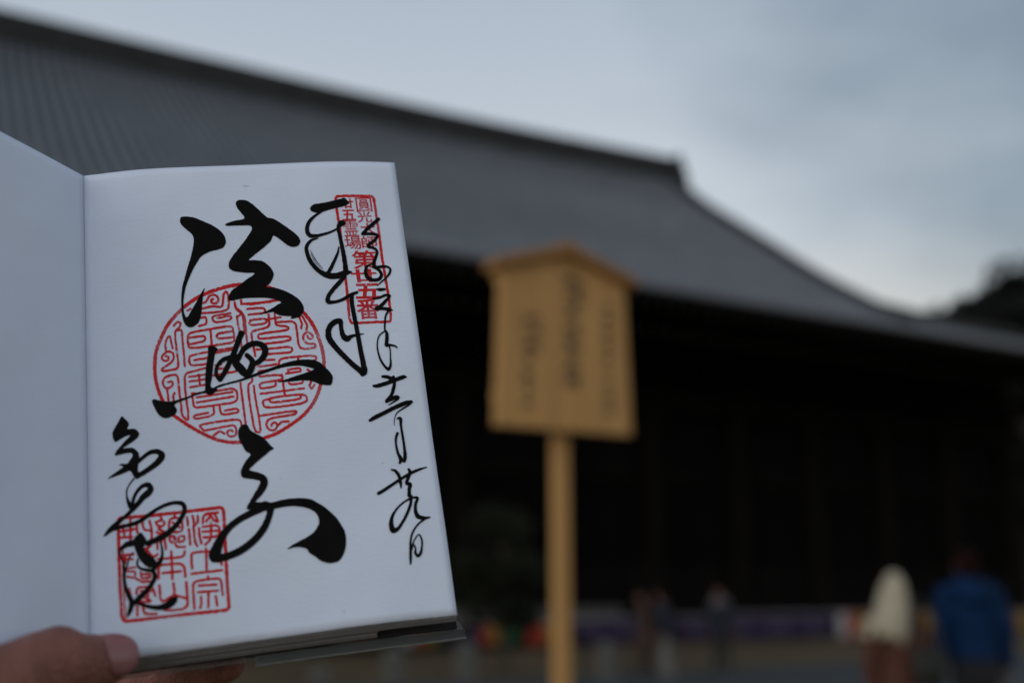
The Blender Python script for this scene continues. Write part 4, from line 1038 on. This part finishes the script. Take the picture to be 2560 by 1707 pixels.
for st in [
 [(155,188,18),(180,188,28),(250,168,30),(320,142,30),(380,122,26),(396,124,8)], [(220,120,20),(250,122,26),(290,135,28)], [(300,120,20),(308,160,22),(300,210,26),(285,255,24),(255,295,30)],
 [(248,302,24),(290,280,30),(330,268,26),(342,272,14)], [(335,282,16),(300,305,12),(265,328,6)], [(128,440,20),(160,420,30),(230,385,30),(310,345,30),(390,312,32),(430,303,24)], [(432,303,22),(412,325,14),(370,352,12),(325,385,8),(308,430,6),(307,475,4)],
 [(330,425,14),(348,422,24),(355,480,18),(368,560,18),(380,640,20),(385,700,26),(378,735,24)], [(330,530,20),(318,570,18),(320,620,16),(335,680,20),(355,722,30),(345,750,14)],
 [(190,968,24),(230,945,24),(320,885,22),(400,835,22),(470,800,20),(540,777,8)], [(285,795,12),(315,805,22),(340,840,24),(352,890,22),(355,930,8)], [(410,790,18),(420,810,26),(405,860,24),(395,895,24),(420,900,30),(415,940,26),(415,985,28)],
 [(430,985,20),(425,1040,22),(405,1100,22),(370,1170,22),(330,1225,28),(300,1235,44),(285,1200,36),(290,1140,24),(320,1085,16),(370,1035,14),(430,998,16)], [(430,998,16),(475,1000,20),(462,1040,22),(462,1100,26),(480,1135,34),(520,1145,26),(565,1140,12)],
 [(530,1150,16),(480,1190,14),(440,1250,14),(425,1310,16),(425,1380,20),(425,1440,20),(425,1480,12)], [(432,1375,14),(450,1310,10),(485,1265,10),(505,1300,14),(507,1350,14),(495,1405,22),(478,1420,24),(460,1400,20),(460,1365,12),(450,1340,12)]]: k.stroke('D', st)
k.build('calligraphy', INK, 'thin cursive date column along the right page edge')
# --- signature over the square seal
k = Ink(1.7e-4)
k.poly('G', [(260,50),(300,85),(345,140),(325,200),(390,195),(440,215),(465,260),(440,310),(390,350),(330,390),(275,430),(330,425),(390,425),(440,460),(465,510),(465,560),(440,640),(450,720),(460,780),(440,795),(400,765),(360,700),(300,720),(220,750),(150,775),(95,790),(150,740),(220,690),(275,645),(225,630),(260,612),(320,612),(355,570),(385,520),(380,490),(310,490),(240,505),(180,515),(185,480),(230,420),(300,340),(360,275),(300,290),(240,325),(180,355),(155,310),(148,250),(180,180),(225,105)])
for st in [
 [(455,590,40),(520,530,45),(600,478,52),(690,472,64),(735,515,80),(690,590,75),(610,655,65),(530,710,60),(450,755,60)], [(440,600,40),(425,680,50),(440,760,50)],
 [(405,785,20),(350,860,16),(318,930,18),(318,1000,20),(335,1060,40),(370,1120,70),(395,1150,60)], [(385,1090,40),(405,1010,40),(450,930,40),(520,870,50),(580,870,70),(600,920,70),(560,970,80),(510,1010,70),(465,1070,60),(410,1130,60),(380,1165,50)],
 [(380,1165,50),(310,1230,44),(220,1305,50),(130,1390,60),(60,1460,26),(45,1475,8)], [(150,1390,50),(280,1355,44),(400,1325,48),(480,1290,48),(580,1220,48),(680,1150,42),(800,1095,44),(900,1075,46),(980,1090,56),(1005,1150,54),(970,1250,54),(890,1360,60),(780,1450,66),(660,1520,68),(560,1560,70)]]: k.stroke('G', st)
for st in [
 [(700,400,70),(600,460,66),(500,505,60),(430,535,60)], [(350,420,60),(345,470,150),(335,540,130),(345,620,110),(400,700,130),(470,760,140),(520,800,90),(510,850,50)],
 [(280,520,80),(190,540,70),(130,580,50),(95,625,30),(110,690,22),(140,770,26),(150,870,36),(150,970,40),(165,1060,44),(200,1160,56),(240,1240,66),(230,1320,60),(205,1390,44),(190,1425,16)], [(255,640,16),(215,700,18),(190,780,20),(165,860,20)],
 [(315,720,24),(310,790,28),(350,835,36),(430,855,44),(500,870,50),(525,930,56),(490,1020,56),(420,1110,60),(340,1190,70),(270,1260,60)], [(590,500,16),(610,580,28),(615,670,36),(590,750,50),(540,800,60)],
 [(280,1240,40),(380,1280,44),(500,1310,56),(600,1310,70),(690,1280,90),(760,1220,90),(790,1190,40)]]: k.stroke('S', st)
k.build('calligraphy', INK, 'black cursive signature over the square red seal')

# --- stray fibres caught in the paper
FIB = mat('paper_fibre', (0.46, 0.40, 0.44), 0.9)
k = Ink(6e-5)
k.stroke('A', [(890, 92, 5), (905, 99, 7), (925, 102, 8), (945, 99, 5)]); k.stroke('D', [(216, 745, 5), (222, 748, 6)]); k.stroke('P', [(858, 1526, 1.5), (862, 1529, 2)]); k.stroke('P', [(700, 1195, 1.2), (703, 1196, 1.6)])
k.build('paper_fibre', FIB, 'faint stray fibre marks in the paper')

# ------------------------------------------------------------------ the hand holding the book
def hp_(x, y, d): return ray(x, y) * d + Vector((0, 0, CAM_Z))
def chain(b, pts, seg=20):
    b.tube([hp_(x, y, d) for x, y, d, r in pts], [r * d / F_PX for x, y, d, r in pts], seg)
hb = MB()
TH = [(258, 1653, .3385, 64), (228, 1655, .335, 70), (192, 1660, .331, 77), (146, 1657, .325, 89), (100, 1668, .319, 90), (40, 1693, .312, 92), (-40, 1724, .306, 98), (-140, 1778, .304, 120), (-260, 1890, .312, 170)]
chain(hb, TH, 24)
chain(hb, [(-260, 1890, .312, 170), (-330, 2080, .335, 215), (-380, 2300, .36, 215), (-420, 2700, .38, 230)])
chain(hb, [(-300, 2000, .325, 190), (-190, 1960, .375, 165), (-60, 1880, .405, 95)])
chain(hb, [(-300, 2080, .34, 200), (-180, 2060, .385, 160), (-60, 2080, .41, 95)])
chain(hb, [(-90, 1850, .400, 80), (120, 1785, .403, 64), (330, 1730, .394, 60), (480, 1680, .388, 58), (562, 1653, .3865, 53)])
chain(hb, [(-70, 1950, .408, 80), (150, 1905, .412, 64), (350, 1850, .402, 60), (480, 1812, .397, 57), (545, 1792, .395, 52)])
chain(hb, [(-60, 2050, .410, 76), (150, 2020, .414, 60), (330, 1980, .404, 56), (450, 1945, .399, 53), (505, 1925, .398, 48)])
chain(hb, [(-60, 2140, .406, 68), (110, 2125, .409, 52), (250, 2095, .402, 48), (350, 2070, .398, 45), (395, 2055, .397, 41)])
hand = hb.merged('hand', M['skin'], None, 0.0008, 5)
# skin folds over the thumb joint
ipj = hp_(146, 1657, .325); axv = (hp_(228, 1655, .335) - hp_(100, 1668, .319)).normalized()
n_ = len(hand.data.vertices); co = np.empty(n_ * 3); hand.data.vertices.foreach_get('co', co); co = co.reshape(-1, 3)
no_ = np.array([q.vector[:] for q in hand.data.vertex_normals])
rel = co - np.array(ipj); al_ = rel @ np.array(axv); dist = np.linalg.norm(rel - al_[:, None] * np.array(axv), axis=1)
side = rel @ np.array((0.0, -0.3, 0.95))
w_f = np.exp(-(al_ / 0.0065) ** 2) * (dist < 0.018)
ph_ = al_ / 0.0021 * 2 * math.pi + 1.4 * np.sin(side / 0.0045) + 0.8 * np.sin(side / 0.002 + 1)
dsp = -0.00042 * w_f * np.clip(np.sin(ph_), 0, 1) ** 2 + 0.0005 * np.exp(-(al_ / 0.005) ** 2) * (dist < 0.018)
w2 = np.exp(-((al_ - 0.0105) / 0.0012) ** 2) * (dist < 0.018)
dsp = dsp - 0.0003 * w2
co = co + no_ * dsp[:, None]
hand.data.vertices.foreach_set('co', co.ravel()); hand.data.update()
tag(hand, 'left hand with thumb pressed on the lower left corner of the book', 'hand')
# thumb nail, wrapped round the thumb tip
tipc, tb = hp_(*TH[0][:3]), hp_(*TH[2][:3])
ax = (tipc - tb).normalized()
nrm = (-(tipc - Vector((0, 0, CAM_Z)))).normalized()
up_ = Vector((0, -sp_, cp)); nrm = nrm + up_ * 0.38; nrm = (nrm - ax * nrm.dot(ax)).normalized(); sd = ax.cross(nrm)
v, f = [], []; A, B_ = 12, 12
for i in range(A + 1):
    for j in range(B_ + 1):
        l = -0.0042 + 0.0118 * i / A; al = math.radians(58) * (2 * j / B_ - 1)
        e_ = abs(2 * j / B_ - 1)
        l2 = l - (0.0042 * e_ ** 3 if i > A / 2 else -0.0030 * e_ ** 2.2 * (1 - 2 * i / A))
        rad = 0.00835 - (0.0 if l2 < 0.001 else 26.0 * (l2 - 0.001) ** 2) + 0.00018
        v.append(tipc + ax * l2 + (nrm * math.cos(al) * 1.0 + sd * math.sin(al) * 0.94) * rad)
for i in range(A):
    for j in range(B_):
        a = i * (B_ + 1) + j; f.append((a, a + 1, a + B_ + 2, a + B_ + 1))
nl = pyobj('thumbnail', v, f, M['nail'], hand, True)
sl = nl.modifiers.new('t', 'SOLIDIFY'); sl.thickness = 0.0007; sl.offset = 0
cf = MB(); chain(cf, [(-385, 2330, .365, 250), (-420, 2700, .39, 270), (-480, 3400, .36, 300)])
cf.build('sleeve', CL['navy'], hand, True)
